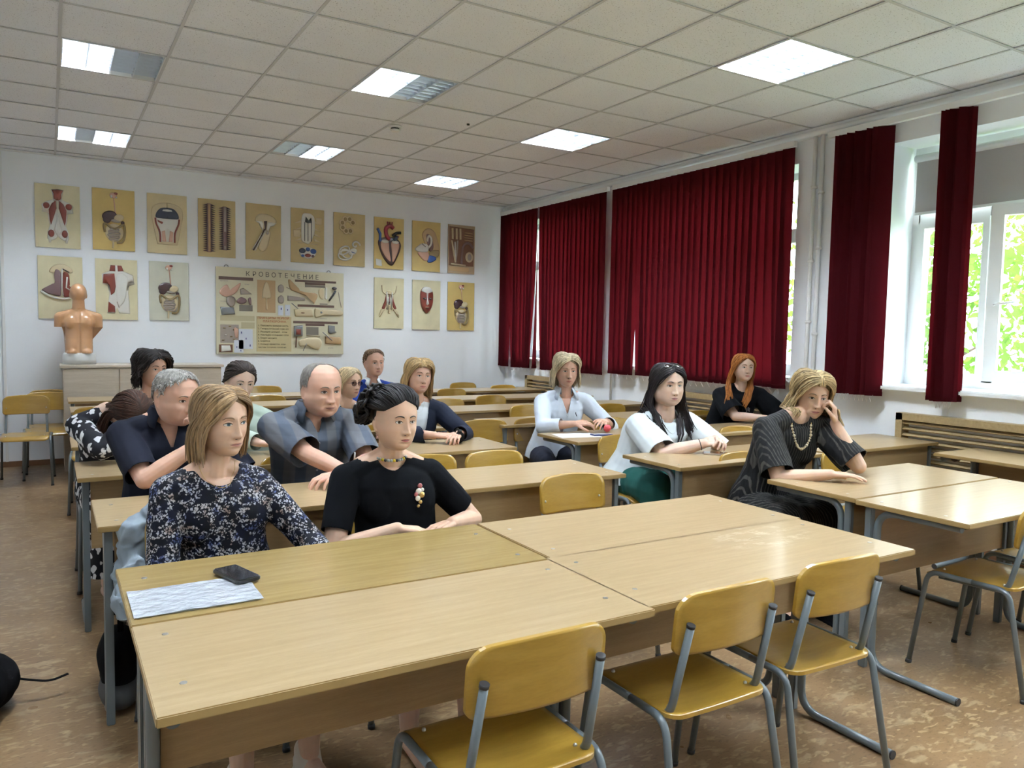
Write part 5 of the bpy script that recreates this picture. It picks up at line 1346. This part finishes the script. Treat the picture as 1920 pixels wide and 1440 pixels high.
# ---- jewellery
def necklace(s, m_, drop=.12, w_=.075, r=.0012, beads=None, bm_=None, name='necklace', y0=.035):
    pts = []; n = 24
    for k in range(n+1):
        a = -PI*.5+PI*k/n; x = math.sin(a)*w_; z = -drop*math.cos(a)**1.1
        org = s.Nb+s.S*x+s.U*(y0+z)+s.F*.4; hit = s.cl.ray_cast(org, -s.F, .6); p = hit[0] if hit[0] is not None else s.Nb+s.S*x+s.F*.08
        pts.append(p+s.F*(r+.001))
    b = MB(); b.tube(pts, r, 6)
    if beads:
        for k in range(1, n, 1): b.ball(pts[k], beads*(1.3 if k % 4 == 0 else 1), 8, 6, 1 if bm_ else 0)
    return b.build(name, [m_]+([bm_] if bm_ else []), s.o, fix=False)
def clothbvh(s, extra=()):
    vs, fs = [], []
    for o in [s.o]+list(s.o.children):
        if o.name.startswith(('hair',)): continue
        b0 = len(vs); vs += [v.co.copy() for v in o.data.vertices]; fs += [tuple(i+b0 for i in p.vertices) for p in o.data.polygons]
    s.cl = BVHTree.FromPolygons(vs, fs)
def onchest(s, x, dz, off=.004):
    hit = s.cl.ray_cast(s.Nb+s.S*x+s.U*dz+s.F*.4, -s.F, .7); p = hit[0] if hit[0] is not None else s.Nb+s.S*x+s.U*dz+s.F*.12; return p+s.F*off
# fabrics
def plain(name, c, rough=.85, fine=260): return mat(name, c, rough, spec=.2, bump=(fine, .25, .001))
def floral():
    m = mat('floral_fabric', (.01, .013, .04), .8, spec=.2); v = coords(m)
    nj = N(m, 'ShaderNodeTexNoise', Scale=170, Detail=1); L(m, v, nj.inputs['Vector']); vj = mixc(m, .011, v, nj.outputs['Color'], 'ADD')
    vo = N(m, 'ShaderNodeTexVoronoi', Scale=125, Randomness=1.0); L(m, vj, vo.inputs['Vector']); d = ramp(m, vo.outputs['Distance'], [(.38, (1, 1, 1)), (.52, (0, 0, 0))])
    n = N(m, 'ShaderNodeTexNoise', Scale=34, Detail=1.5); L(m, v, n.inputs['Vector']); k = ramp(m, n.outputs[0], [(.43, (0, 0, 0)), (.48, (1, 1, 1))])
    n2 = N(m, 'ShaderNodeTexNoise', Scale=24, Detail=1); L(m, v, n2.inputs['Vector']); fc = ramp(m, n2.outputs[0], [(.36, (.07, .09, .20)), (.42, (.36, .37, .42)), (.56, (.40, .38, .38)), (.66, (.24, .18, .16))])
    mask = mixc(m, 1.0, d, k, 'MULTIPLY'); bgc = ramp(m, n2.outputs[0], [(.40, (.003, .004, .013)), (.60, (.0025, .003, .006))])
    L(m, mixc(m, mask, bgc, fc), base(m)); return m
def leafprint():
    m = mat('black_white_print', (.01, .01, .012), .8, spec=.2); vo = N(m, 'ShaderNodeTexVoronoi', Scale=21, Randomness=1.0); n = N(m, 'ShaderNodeTexNoise', Scale=30, Detail=1); L(m, coords(m), n.inputs['Vector'])
    v = mixc(m, .045, coords(m, (1.5, 1.0, .75), rot=(.5, .3, .6)), n.outputs['Color'], 'ADD'); L(m, v, vo.inputs['Vector'])
    L(m, ramp(m, vo.outputs['Distance'], [(.40, (.62, .62, .63)), (.45, (.008, .008, .012))]), base(m)); return m
def stripes():
    m = mat('striped_black_fabric', (.01, .01, .01), .8, spec=.2); wv = N(m, 'ShaderNodeTexWave', Scale=22, Distortion=1.5); wv.wave_type = 'BANDS'; wv.bands_direction = 'X'; L(m, coords(m), wv.inputs['Vector'])
    n = N(m, 'ShaderNodeTexNoise', Scale=60); L(m, coords(m, (1, 1, .2)), n.inputs['Vector'])
    c = ramp(m, wv.outputs[0], [(.74, (.007, .007, .008)), (.88, (.06, .057, .05))]); c2 = ramp(m, n.outputs[0], [(.4, (.5, .5, .5)), (.6, (1, 1, 1))]); L(m, mixc(m, 1, c, c2, 'MULTIPLY'), base(m)); return m
def plaid():
    m = mat('grey_blue_check_shirt', (.12, .14, .17), .75, spec=.2); w1 = N(m, 'ShaderNodeTexWave', Scale=3.2); w1.bands_direction = 'X'; w2 = N(m, 'ShaderNodeTexWave', Scale=3.2); w2.bands_direction = 'Z'; v = coords(m)
    L(m, v, w1.inputs['Vector']); L(m, v, w2.inputs['Vector'])
    a = ramp(m, w1.outputs[0], [(.42, (.075, .09, .12)), (.56, (.12, .125, .14))]); c = ramp(m, w2.outputs[0], [(.42, (.84, .84, .84)), (.56, (1, 1, 1))]); L(m, mixc(m, 1, a, c, 'MULTIPLY'), base(m)); return m
def warm():
    m = mat('brown_patterned_fabric', (.2, .08, .02), .8); n = N(m, 'ShaderNodeTexNoise', Scale=30, Detail=2, Distortion=2); L(m, coords(m), n.inputs['Vector'])
    L(m, ramp(m, n.outputs[0], [(.40, (.015, .01, .01)), (.5, (.25, .09, .02)), (.6, (.4, .22, .08))]), base(m)); return m
SK = {k: skinmat('skin_'+k, c) for k, c in dict(fair=(.60, .40, .29), tan=(.47, .265, .165), rosy=(.57, .345, .255), pale=(.64, .455, .36), warm=(.50, .29, .18)).items()}
gold = mat('gold', (.6, .42, .16), .3, metal=1); silver = mat('silver', (.6, .6, .6), .3, metal=1); white_c = plain('white_cotton', (.68, .72, .76)); black_c = mat('black_cotton', (.004, .0045, .006), .95, spec=.08, bump=(260, .25, .001)); denim = plain('dark_trousers', (.012, .014, .025))
DOWN = (0, 0, 1)
# ------------------------------------------------------------------ the sitters
# 1 floral dress
s = person('woman in a navy floral dress with fair shoulder length hair, left front', (.495, 2.74, 1.262), (.54, 2.80), ty=8, hy=26, hpch=2, hr=-2, hs=.97, hp=dict(old=.7, full=.93, jaw=.95, gaze=.0015), skin=SK['fair'],
    wr=[(.44, 2.48, .655), (.80, 2.44, .66)], hands=[((.45, -.85, -.1), DOWN, .4, .92), ((-.35, -.9, -.1), DOWN, .4, .92)], poles={-1: (-.6, .35, -1), 1: (.9, .3, -1)}, sw=.152, fat=.93, bust=.012, vox=.003, brow=(.2, .12, .07), iris=2, lip=(.42, .18, .15), arm=1.0)
tee(s, floral(), 1.0-.05, .012, g_neck(s, .078, .080, .055, .03), 'floral_dress', .0045, None, .004, seg=1, v=None)
trousers(s, floral(), 'dress_skirt', .02, .35); shoes(s, plain('cream_canvas', (.55, .48, .40)), 'sneaker')
H = hairmats('ash_blonde', (.26, .165, .085)); bob(s, H, .3, .125, 260, 3, .004, .05, .014, 58, None, .006, jit=.12, lift=.004)
clothbvh(s); necklace(s, gold, .075, .06, .0008); rehome(s)
# 2 black top, bun
s = person('woman in a black short-sleeved top with a dark updo and flower brooch', (1.13, 2.74, 1.235), (1.19, 2.80), ty=-4, hy=10, hpch=1, hr=2, hs=.93, chin_sink=-.008, hp=dict(old=.25, full=1.1, jaw=1.02, lipw=.021, eye=1.15), skin=SK['fair'],
    wr=[(1.08, 2.60, .742), (1.30, 2.59, .742)], hands=[((.9, -.25, -.1), DOWN, .5, .9), ((-.9, -.25, -.1), DOWN, .5, .9)], poles={-1: (-1, .1, -.9), 1: (1, .1, -.9)}, sw=.168, fat=1.02, bust=0.012, vox=.003, brow=(.03, .02, .015), lip=(.42, .10, .09), arm=1.0, armfat=1.05)
tee(s, black_c, .72, .009, g_neck(s, .062, .070, .05, .025), 'black_top', .003, .50, .004)
tr_ = skirt(s, plain('green_white_print', (.10, .13, .09)), 'printed_skirt', .30, .02)
H = hairmats('black_brown', (.009, .007, .007)); pulled(s, H, 4, True, (72, 190), 230, .005, 49, .016)
rd = random.Random(8)
def fn(b):
    for i in range(110):
        d = sdir(math.radians(rd.uniform(30, 95)), math.radians(rd.uniform(150, 250))); c = s.HM(d*.142); a = rd.uniform(0, 6.28); ax = Vector((rd.uniform(-1, 1), rd.uniform(-1, 1), rd.uniform(-1, 1))).normalized(); bx = ax.orthogonal().normalized(); cx_ = ax.cross(bx)
        R_ = rd.uniform(.016, .028); b.tube([c+(bx*math.cos(t)+cx_*math.sin(t))*R_*(1+.2*math.sin(3*t)) for t in [2*PI*k/12 for k in range(12)]], .006, 6, rd.choice((0, 1)), False)
    b.ball(s.HM(V3(-.03, .105, .06)), .070, 16, 10, 0)
hair(s, 'hair_bun', H, fn)
clothbvh(s)
b = MB(); rr = random.Random(3)
for k, (x, z, r_, mi) in enumerate(((.085, -.105, .013, 0), (.097, -.118, .012, 1), (.080, -.130, .011, 0), (.092, -.085, .010, 2), (.074, -.115, .009, 2), (.090, -.145, .008, 1), (.083, -.160, .007, 1), (.100, -.10, .008, 0))): b.ball(onchest(s, x, z, .004), (r_, r_*.5, r_), 10, 6, mi)
b.build('brooch', [mat('pearl', (.75, .7, .62), .25), gold, mat('pink_enamel', (.4, .12, .12), .3)], s.o, fix=False)
b = MB(); n = 20
for k in range(n):
    a = -1.7+3.4*k/n; p = s.Nb+s.S*math.sin(a)*.066+s.F*math.cos(a)*.064+s.U*(.028-.016*math.cos(a)); b.ball(p, .0062, 8, 6, (0, 0, 1, 2)[k % 4])
b.build('bead_necklace', [mat('grey_bead', (.35, .38, .36), .35), mat('yellow_bead', (.6, .45, .02), .4), PAL['black']], s.o, fix=False)
b = MB(); p = s.HM((-.079, .006, -.05)); b.ball(p-V3(0, 0, .008), .0045, 8, 6); b.ball(p-V3(0, 0, .018), .0055, 8, 6); b.build('earring', mat('earring_pearl', (.6, .35, .28), .3), s.o, fix=False); rehome(s)
# 3 navy shirt man, elbow on the desk, hand at mouth
s = person('grey haired man in a dark navy shirt, hand at his mouth, elbow on the desk', (.50, 3.78, 1.262), (.46, 3.94), ty=4, hy=32, hpch=8, hr=0, hs=1.03, hp=dict(old=1, full=1.10, jaw=1.12, nose=1.15, neck=1.1), skin=SK['rosy'],
    wr=[(.56, 3.60, .955), (.78, 3.50, .80)], hands=[((-.02, .15, .95), (.35, -.9, .1), 1.0, .95), ((-.9, -.3, .02), DOWN, .4, 1.0)], poles={-1: (-.6, -.6, -1), 1: (.7, .1, -1)}, sw=.185, fat=1.12, vox=.0036, brow=(.16, .12, .09), lip=(.38, .18, .15), arm=1.08, armfat=1.1, iris=1, lean=(.46, 3.86, 1.035))
tee(s, plain('navy_shirt', (.0028, .004, .011)), .86, .014, g_neck(s, .068, .07, .05, .02), 'navy_shirt', .004, .48, .012, v=g_v(s, .05, .13)); collar(s, plain('navy_collar', (.0035, .005, .013)), gap=.6, r=.068)
trousers(s, denim); shoes(s, black_c); H = hairmats('silver_grey', (.25, .235, .215), .2); short(s, H, 38, 62, 74, 112, .007, 700, 5); rehome(s)
# 4 grey-blue shirt man, balding
s = person('balding man in a grey-blue checked short-sleeved shirt with a pen in the pocket', (1.17, 3.80, 1.29), (1.16, 3.98), ty=0, hy=13, hpch=4, hs=1.1, hp=dict(old=1.2, full=1.10, jaw=1.12, nose=1.2, neck=1.12), skin=SK['rosy'],
    wr=[(1.18, 3.36, .80), (1.16, 3.42, .80)], hands=[((.95, -.3, 0), DOWN, .35, 1.0), ((-.95, -.3, 0), DOWN, .5, 1.0)], poles={-1: (-1, .1, -.5), 1: (1, .1, -.5)}, sw=.195, fat=1.2, vox=.0036, brow=(.10, .08, .06), lip=(.38, .17, .15), arm=1.1, armfat=1.12, iris=1, lean=(1.14, 3.87, 1.04))
PL = plaid(); tee(s, PL, .92, .018, g_neck(s, .07, .075, .055, .02), 'checked_shirt', .006, .48, .022, v=g_v(s, .045, .10)); collar(s, PL, gap=.62, r=.072, h=.05)
clothbvh(s); b = MB(); p = onchest(s, .085, -.20, .004); b.cyl(p, p+V3(.002, -.004, .05), .004, 8); b.build('pen', silver, s.o); b = MB()
for k in range(4): b.ball(onchest(s, .0, -.14-.07*k, .001), (.006, .0025, .006), 10, 6)
b.build('button', mat('grey_button', (.2, .2, .22), .4), s.o, fix=False)
trousers(s, denim); shoes(s, black_c); H = hairmats('thin_grey', (.17, .155, .14), .2)
rd = random.Random(2)
def line_(ph):
    a = abs(math.degrees(ph)); return math.radians(14 if a < 50 else (14+(84-14)*min(1, (a-50)/22) if a < 95 else 84+(118-84)*min(1, (a-100)/30) if a > 100 else 84))
def fn(b):
    hair_cap(s, b, .005, line_, 1, .001, n=96, m=36)
    for i in range(420):
        ph = rd.choice((-1, 1))*math.radians(rd.uniform(62, 180)); L_ = line_(ph); th = L_*rd.uniform(.35, .97); strand(s, b, sdir(th, ph), sdir(th+.2, ph+.05), 0, .006, .002, rd.choice((0, 1, 2)), 0, nseg=3)
hair(s, 'hair', H, fn); rehome(s)
# 5 girl with her head down
s = person('girl resting her bowed head on her arms, black and white leaf print blouse', (.40, 4.46, 1.055), (.30, 4.98), ty=8, hy=25, hpch=62, hs=.98, hp=dict(full=.95), skin=SK['pale'],
    wr=[(.42, 4.52, .93), (.55, 4.45, .82)], hands=[((.1, .1, .95), (-.3, -1, 0), .5, .9), ((-.9, -.1, .1), DOWN, .5, .9)], poles={-1: (-.8, -.9, -.6), 1: (1, -.4, -.5)}, sw=.155, fat=.95, bust=.015, vox=.004, brow=(.06, .03, .02), lean=(.28, 4.68, .99))
tee(s, leafprint(), .25, .014, g_neck(s, .065, .065, .05, .02), 'leaf_print_blouse', .006, .48, .02, seg=1); skirt(s, leafprint(), 'leaf_print_skirt', .14, .04)
H = hairmats('dark_auburn', (.045, .018, .010), .5); bob(s, H, .0, .13, 230, 7, .004, .0, .012, 75, None, .0065, long=lambda ph, r_: (-.05, .06, .02) if ph > 0 else (-.03, .03, 0)); rehome(s)
# 6 curly dark haired woman
s = person('woman with curly dark hair and brown patterned top, behind the grey haired man', (.60, 5.80, 1.285), (.62, 6.02), ty=2, hy=28, hpch=-2, hs=1.02, hp=dict(old=.4), skin=SK['rosy'],
    wr=[(.56, 5.45, .80), (.75, 5.45, .80)], hands=[((.8, -.5, 0), DOWN, .4, .9), ((-.8, -.5, 0), DOWN, .4, .9)], sw=.165, fat=1.02, bust=.012, vox=.0045, brow=(.04, .03, .02))
tee(s, warm(), .9, .013, g_neck(s, .07, .09, .05, .02), 'patterned_top', .004, .48, .004, seg=1); trousers(s, denim)
H = hairmats('black_curly', (.018, .013, .012)); bob(s, H, .2, .075, 260, 9, .022, -.10, .026, 60, (58, 40, 30), .007, jit=.5, lift=.012); clothbvh(s); necklace(s, mat('amber_beads', (.3, .1, .02), .3), .10, .06, .002, .005); rehome(s)
# 7 young woman in mint
s = person('young woman in a mint sweater with dark hair tied back', (1.005, 4.86, 1.25), (1.08, 4.98), ty=0, hy=10, hpch=12, hr=3, hs=.98, hp=dict(full=.98, jaw=.96, nose=1.05), skin=SK['pale'],
    wr=[(1.02, 4.42, .81), (1.24, 4.48, .81)], hands=[((.8, -.5, 0), DOWN, .4, .9), ((-.8, -.4, 0), DOWN, .4, .9)], poles={-1: (-.8, .1, -.8), 1: (.9, .2, -.6)}, sw=.155, fat=.97, bust=.012, vox=.004, brow=(.05, .035, .025))
tee(s, plain('mint_knit', (.42, .50, .43)), .9, .016, g_neck(s, .068, .07, .052, .02), 'mint_sweater', .006, .48, .006, seg=1); trousers(s, denim)
H = hairmats('dark_brown', (.025, .016, .012)); pulled(s, H, 5, True, (118, 180), 200, .005, 51)
hair(s, 'hair_ponytail', H, lambda b: [strand(s, b, sdir(1.9, PI), sdir(2.1, PI), .14, .02, .008, k % 3, .006, (random.uniform(-.02, .02), random.uniform(0, .03), 0), seed=k, nseg=3) for k in range(30)]); rehome(s)
# 8 blonde with glasses
s = person('blonde woman with glasses and a black and white blouse, half hidden', (2.02, 5.86, 1.165), (2.06, 6.05), ty=0, hy=22, hpch=0, hs=1.0, hp=dict(old=.3, full=.95), skin=SK['fair'],
    wr=[(1.98, 5.50, .80), (2.2, 5.50, .80)], hands=[((.8, -.5, 0), DOWN, .4, .9), ((-.8, -.5, 0), DOWN, .4, .9)], sw=.155, fat=.95, bust=.012, vox=.0045, brow=(.15, .1, .06))
tee(s, leafprint(), .9, .012, g_neck(s, .066, .08, .05, .02), 'print_blouse', .004, .48, .004, seg=1); trousers(s, denim)
H = hairmats('light_blonde', (.52, .40, .24), .25); bob(s, H, .2, .07, 200, 13, .003, .15, .009, 66, None, .006)
b = MB()
for q in (-1, 1):
    c = s.HM((q*.031, -.092, -.003)); b.tube([c+s.HR @ V3(.024*math.cos(a), 0, .018*math.sin(a)) for a in [2*PI*k/20 for k in range(21)]], .0014, 6, 0, False); b.tube([s.HM((q*.055, -.088, 0)), s.HM((q*.078, .0, 0))], .0014, 6)
b.tube([s.HM((-.008, -.095, 0)), s.HM((.008, -.095, 0))], .0014, 6); b.build('glasses_frame', MT['black'], s.o, fix=False)
b = MB()
for q in (-1, 1): c = s.HM((q*.031, -.0915, -.003)); b.add([c]+[c+s.HR @ V3(.0235*math.cos(a), 0, .0175*math.sin(a)) for a in [2*PI*k/20 for k in range(20)]], [(0, 1+k, 1+(k+1) % 20) for k in range(20)])
lens = bpy.data.materials.new('tinted_lens'); lens.use_nodes = True; g = lens.node_tree; g.nodes.clear(); o_ = g.nodes.new('ShaderNodeOutputMaterial'); t_ = g.nodes.new('ShaderNodeBsdfTransparent'); t_.inputs[0].default_value = (.5, .42, .42, 1); g.links.new(t_.outputs[0], o_.inputs[0])
b.build('glasses_lens', lens, s.o, fix=False); rehome(s)
# 9 man in blue suit
s = person('man in a bright blue suit jacket with short light brown hair, farthest back', (2.60, 6.86, 1.275), (2.60, 7.05), ty=-5, hy=5, hpch=-2, hs=1.04, hp=dict(full=1.05, jaw=1.08, old=.4, neck=1.05), skin=SK['rosy'],
    wr=[(2.52, 6.55, .80), (2.78, 6.55, .80)], hands=[((.8, -.5, 0), DOWN, .4, 1.0), ((-.8, -.5, 0), DOWN, .4, 1.0)], sw=.185, fat=1.1, vox=.005, brow=(.16, .1, .06))
tee(s, white_c, .7, .008, g_neck(s, .062, .062, .05, .02), 'white_shirt', .0, .48, .0); tee(s, plain('blue_suit', (.012, .035, .20)), .93, .018, g_neck(s, .066, .08, .055, .0), 'blue_jacket', .004, .48, .006, seg=1, v=g_v(s, .06, .26)); collar(s, white_c, gap=.5, r=.06, h=.03)
trousers(s, denim); H = hairmats('light_brown', (.13, .075, .04), .25); short(s, H, 42, 60, 72, 112, .011, 500, 6); rehome(s)
# 10 blazer woman
s = person('blonde woman in a dark navy blazer over a white top, hands together on the desk', (2.165, 4.84, 1.27), (2.10, 4.98), ty=-10, hy=0, hpch=-4, hr=5, hs=.98, hp=dict(old=.4, full=1.0), skin=SK['rosy'],
    wr=[(2.10, 4.45, .802), (2.26, 4.44, .802)], hands=[((.75, -.6, 0), (0, -.3, 1), .55, .92), ((-.6, -.75, 0), (0, -.3, 1), .5, .92)], poles={-1: (-.9, .1, -.7), 1: (1.1, .1, -.7)}, sw=.165, fat=1.0, bust=.012, vox=.004, brow=(.16, .1, .06), lip=(.45, .16, .14))
tee(s, white_c, .5, .007, g_neck(s, .055, .050, .045, .035), 'white_top', .002, .48, .0); tee(s, plain('navy_blazer', (.007, .010, .022)), .78, .019, g_neck(s, .075, .10, .06, .0), 'navy_blazer', .004, .48, .006, seg=1, v=g_v(s, .085, .42))
trousers(s, denim); H = hairmats('honey_blonde', (.40, .27, .13), .3); bob(s, H, -.2, .135, 250, 15, .004, -.02, .016, 62, (64, 34, 36), .0065, jit=.15, lift=.008)
clothbvh(s); necklace(s, silver, .095, .05, .0008); rehome(s)
# 11 white blouse
s = person('blonde woman in a white blouse holding something red over a sheet of paper', (3.37, 4.82, 1.305), (3.36, 5.0), ty=-20, hy=-20, hpch=3, hr=0, hs=1.02, hp=dict(old=.5, full=1.0), skin=SK['rosy'],
    wr=[(3.24, 4.53, .815), (3.53, 4.52, .82)], hands=[((.9, -.35, .1), (0, -.4, .9), .5, .95), ((-.7, -.5, .1), (.1, -.3, .9), .6, .95)], poles={-1: (-1, .1, -.8), 1: (1, .1, -.8)}, sw=.168, fat=1.03, bust=.012, vox=.004, brow=(.18, .12, .07), lip=(.42, .15, .13))
wb = plain('white_blouse_cotton', (.62, .68, .78)); tee(s, wb, .60, .016, g_neck(s, .07, .08, .055, .02), 'white_blouse', .007, .47, .005, seg=1, v=g_v(s, .05, .15)); collar(s, wb, gap=.65, r=.066, h=.05)
clothbvh(s); b = MB()
for k in range(4): b.ball(onchest(s, 0, -.15-.06*k, .001), (.005, .0022, .005), 8, 6)
b.build('button', MT['white'], s.o, fix=False); b = MB(); p = onchest(s, .07, -.13, .002); b.tube([p, p+V3(.002, 0, -.014), p+V3(.010, 0, -.03)], .003, 6); b.build('brooch', black_c, s.o, fix=False)
trousers(s, denim); H = hairmats('pale_blonde', (.50, .42, .28), .28); bob(s, H, .45, .115, 260, 17, .006, -.06, .018, 56, None, .0065, jit=.15, lift=.010); rehome(s)
t = empty('red_sponge', (3.46, 4.42, .755), 0, 'small pinkish red sponge held by the white blouse woman above her phone', 'sponge')
o = blob('sponge_body', [((0, 0, .03), (.032, .026, .027)), ((.018, .01, .028), (.022, .022, .024))], mat('coral_red', (.55, .06, .08), .5), t, .006, .003, 30)
# 12 white T-shirt
s = person('woman in a white T-shirt and dark green skirt with long black hair, hands clasped', (3.41, 3.74, 1.282), (3.34, 3.94), ty=-6, hy=-12, hpch=2, hr=0, hs=1.12, hp=dict(full=1.14, jaw=1.12, lipw=.02, neck=1.1), skin=SK['pale'],
    wr=[(3.42, 3.42, .81), (3.56, 3.46, .82)], hands=[((.85, -.35, .15), (0, -.5, .85), .8, .95), ((-.35, -.8, .1), (.4, -.2, .9), .7, .95)], poles={-1: (-1, .1, -.7), 1: (1, .2, -.8)}, sw=.19, fat=1.32, bust=.012, vox=.0038, brow=(.03, .02, .02), lip=(.40, .15, .15), arm=1.04, armfat=1.3)
tee(s, plain('white_jersey', (.66, .72, .76)), .95, .020, g_neck(s, .075, .08, .055, .02), 'white_tshirt', .006, .44, .03, seed=4)
skirt(s, plain('dark_green_cloth', (.012, .075, .065)), 'green_skirt', .10, .07); H = hairmats('black_long', (.014, .010, .011))
bob(s, H, .0, .36, 280, 19, .006, .03, .014, 62, None, .007, long=lambda ph, r_: (.02+.03*r_.random(), -.09, .03) if abs(ph) < 1.7 else (-.06, .10, 0), jit=.12, back=1.0)
clothbvh(s); necklace(s, silver, .14, .06, .001)
b = MB()
for q in (-1, 1):
    c = s.HM((q*.034, -.052, .108)); b.ball(c, (.030, .022, .010), 14, 8, 0, rot=s.HR @ Matrix.Rotation(.5, 3, 'X')); b.tube([s.HM((q*.06, -.05, .10)), s.HM((q*.078, .01, .06))], .003, 6)
b.tube([s.HM((-.02, -.06, .115)), s.HM((.02, -.06, .115))], .003, 6); b.build('sunglasses', mat('dark_sunglasses', (.02, .015, .012), .12, coat=1), s.o, fix=False)
b = MB(); c = s.Wr[-1]; dd = (s.Wr[-1]-s.El[-1]).normalized(); u_ = dd.orthogonal().normalized(); v_ = dd.cross(u_); b.tube([c-dd*.02+(u_*math.cos(a)+v_*math.sin(a))*.034 for a in [2*PI*k/20 for k in range(21)]], .003, 6, 0, False); b.build('bracelet', MT['black'], s.o, fix=False); rehome(s)
# 13 redhead
s = person('red haired girl in an oversized black printed T-shirt beside the blind', (5.10, 4.66, 1.315), (5.02, 4.86), ty=-26, hy=-22, hpch=-4, hr=2, hs=.98, hp=dict(full=1.05, jaw=1.0), skin=SK['pale'],
    wr=[(5.06, 4.36, .80), (5.16, 4.30, .805)], hands=[((.95, -.1, 0), DOWN, .4, .9), ((-.95, -.1, .02), DOWN, .4, .9)], poles={-1: (-1, .1, -.6), 1: (1, .1, -.6)}, sw=.17, fat=1.05, bust=.012, vox=.0045, brow=(.16, .07, .03), lip=(.45, .16, .14))
tee(s, black_c, .92, .022, g_neck(s, .066, .066, .05, .02), 'black_tshirt', .006, .48, .04); trousers(s, denim)
clothbvh(s); b = MB(); rd = random.Random(4)
for k in range(9):
    x = -.05+.0125*k; p = onchest(s, x, -.17+.006*math.sin(k*2), .002); b.box(p, (.009, .002, .026+.01*rd.random()))
for k in range(10):
    p = onchest(s, rd.uniform(-.08, .06), rd.uniform(-.30, -.22), .002); b.box(p, (.012, .002, .006+.012*rd.random()))
b.build('shirt_print', mat('grey_print', (.12, .12, .12), .7), s.o, fix=False)
H = hairmats('copper_red', (.36, .13, .03), .35); bob(s, H, .1, .33, 240, 23, .008, .0, .012, 60, None, .007, long=lambda ph, r_: (-.09-.04*r_.random(), -.02, .0) if ph < 0 else (-.06, .10, .02), jit=.12); rehome(s)
# 14 woman in striped black
s = person('woman in a striped black blouse leaning her cheek on her hand', (3.55, 2.74, 1.275), (3.46, 3.0), ty=-14, hy=-28, hpch=8, hr=4, hs=1.02, hp=dict(old=.9, full=1.03), skin=SK['fair'],
    wr=[(3.34, 2.46, .79), (3.600, 2.640, 1.015)], hands=[((.80, -.6, -.02), DOWN, .2, .92), ((-.05, .02, .98), (.5, -.8, 0), 1.1, .9)], poles={-1: (-.8, .3, -1.2), 1: (.3, -.5, -1.2)}, sw=.172, fat=.98, bust=.015, vox=.0034, brow=(.16, .11, .07), lip=(.40, .15, .14), arm=1.03, armfat=1.08, lean=(3.45, 2.78, 1.035))
ST = stripes(); tee(s, ST, .88, .018, g_neck(s, .068, .075, .055, .02), 'striped_blouse', .006, .46, .025, seed=3); skirt(s, ST, 'striped_skirt', .25, .04); shoes(s, black_c)
H = hairmats('streaked_blonde', (.36, .26, .13), .45); bob(s, H, .25, .12, 260, 29, .007, -.10, .020, 58, (60, 42, 34), .0066, jit=.2, lift=.012, long=lambda ph, r_: (-.04, 0, .02) if ph < 0 else (0, 0, 0))
clothbvh(s); necklace(s, gold, .14, .062, .0015, .0065, y0=-.02, bm_= mat('bead_cream', (.5, .42, .28), .3)); rehome(s)

# ------------------------------------------------------------------ jacket over the floral woman's chair
pale = plain('pale_blue_quilt', (.22, .26, .30), .7, 60)
t = empty('jacket', (.30, 3.02, 0), 0, 'pale blue quilted jacket hanging from the chair of the floral dress woman', 'jacket')
blob('jacket_body', [((.06, .06, .72), (.12, .05, .10)), ((-.05, .045, .66), (.05, .05, .12)), ((-.0, .055, .55), (.12, .055, .14)), ((-.07, -.02, .50), (.06, .08, .08)), ((-.05, -.01, .58), (.05, .06, .07))], pale, t, .010, .022, 17)
# torso dummy seen from behind on the cabinet
t = empty('torso_dummy', (.26, 9.0, 1.056), 0, 'tan anatomical torso dummy seen from behind on the pale cabinet', 'dummy')
dm = mat('tan_plastic', (.55, .30, .15), .28, coat=.5); b = MB()
def rg(z, w_, d_, y=0): return [V3(math.sin(a)*w_, y-math.cos(a)*d_, z) for a in [2*PI*k/28 for k in range(28)]]
b.loft([rg(.10, .125, .085), rg(.18, .128, .09), rg(.26, .125, .088, .01), rg(.34, .138, .09, .01), rg(.42, .155, .092), rg(.49, .150, .08, .01), rg(.53, .10, .06, .01), rg(.56, .055, .05, .01)])
for q in (-1, 1): capsule(b, V3(q*.06, .01, .515), V3(q*.165, .01, .475), .045, .052); capsule(b, V3(q*.165, .01, .475), V3(q*.178, .01, .38), .052, .040); b.ball(V3(q*.055, -.05, .12), (.06, .05, .05)); b.ball(V3(q*.07, -.055, .42), (.055, .035, .07))
capsule(b, V3(0, .01, .52), V3(0, -.005, .64), .060, .056); b.ball(V3(0, -.0, .722), (.078, .092, .096), 20, 14); b.ball(V3(0, .03, .68), (.055, .06, .07))
for q in (-1, 1): b.ball(V3(q*.074, .01, .695), (.008, .018, .028))
o = b.build('torso_body', None, None, fix=False); remesh(o, .007, 4)
cut(o, [lambda P: .112-P[:, 2], lambda P: np.where(np.abs(P[:, 0]) > .12, .375-P[:, 2], -1.)])
P = getco(o.data); gsp = np.exp(-(P[:, 0]/.012)**2)*(P[:, 1] < 0)*(P[:, 2] < .56); P[:, 1] += gsp*.010; setco(o.data, P); finish(o, 'torso_body', dm, t, 0)
bm = bmesh.new(); bm.from_mesh(o.data); bmesh.ops.holes_fill(bm, edges=[e for e in bm.edges if e.is_boundary], sides=0); bm.to_mesh(o.data); bm.free()
b = MB(); b.loft([rg(0, .150, .10), rg(.05, .150, .10), rg(.10, .146, .098), rg(.118, .135, .09)]); o = b.build('white_wrap', plain('white_wrap', (.62, .62, .60)), t)
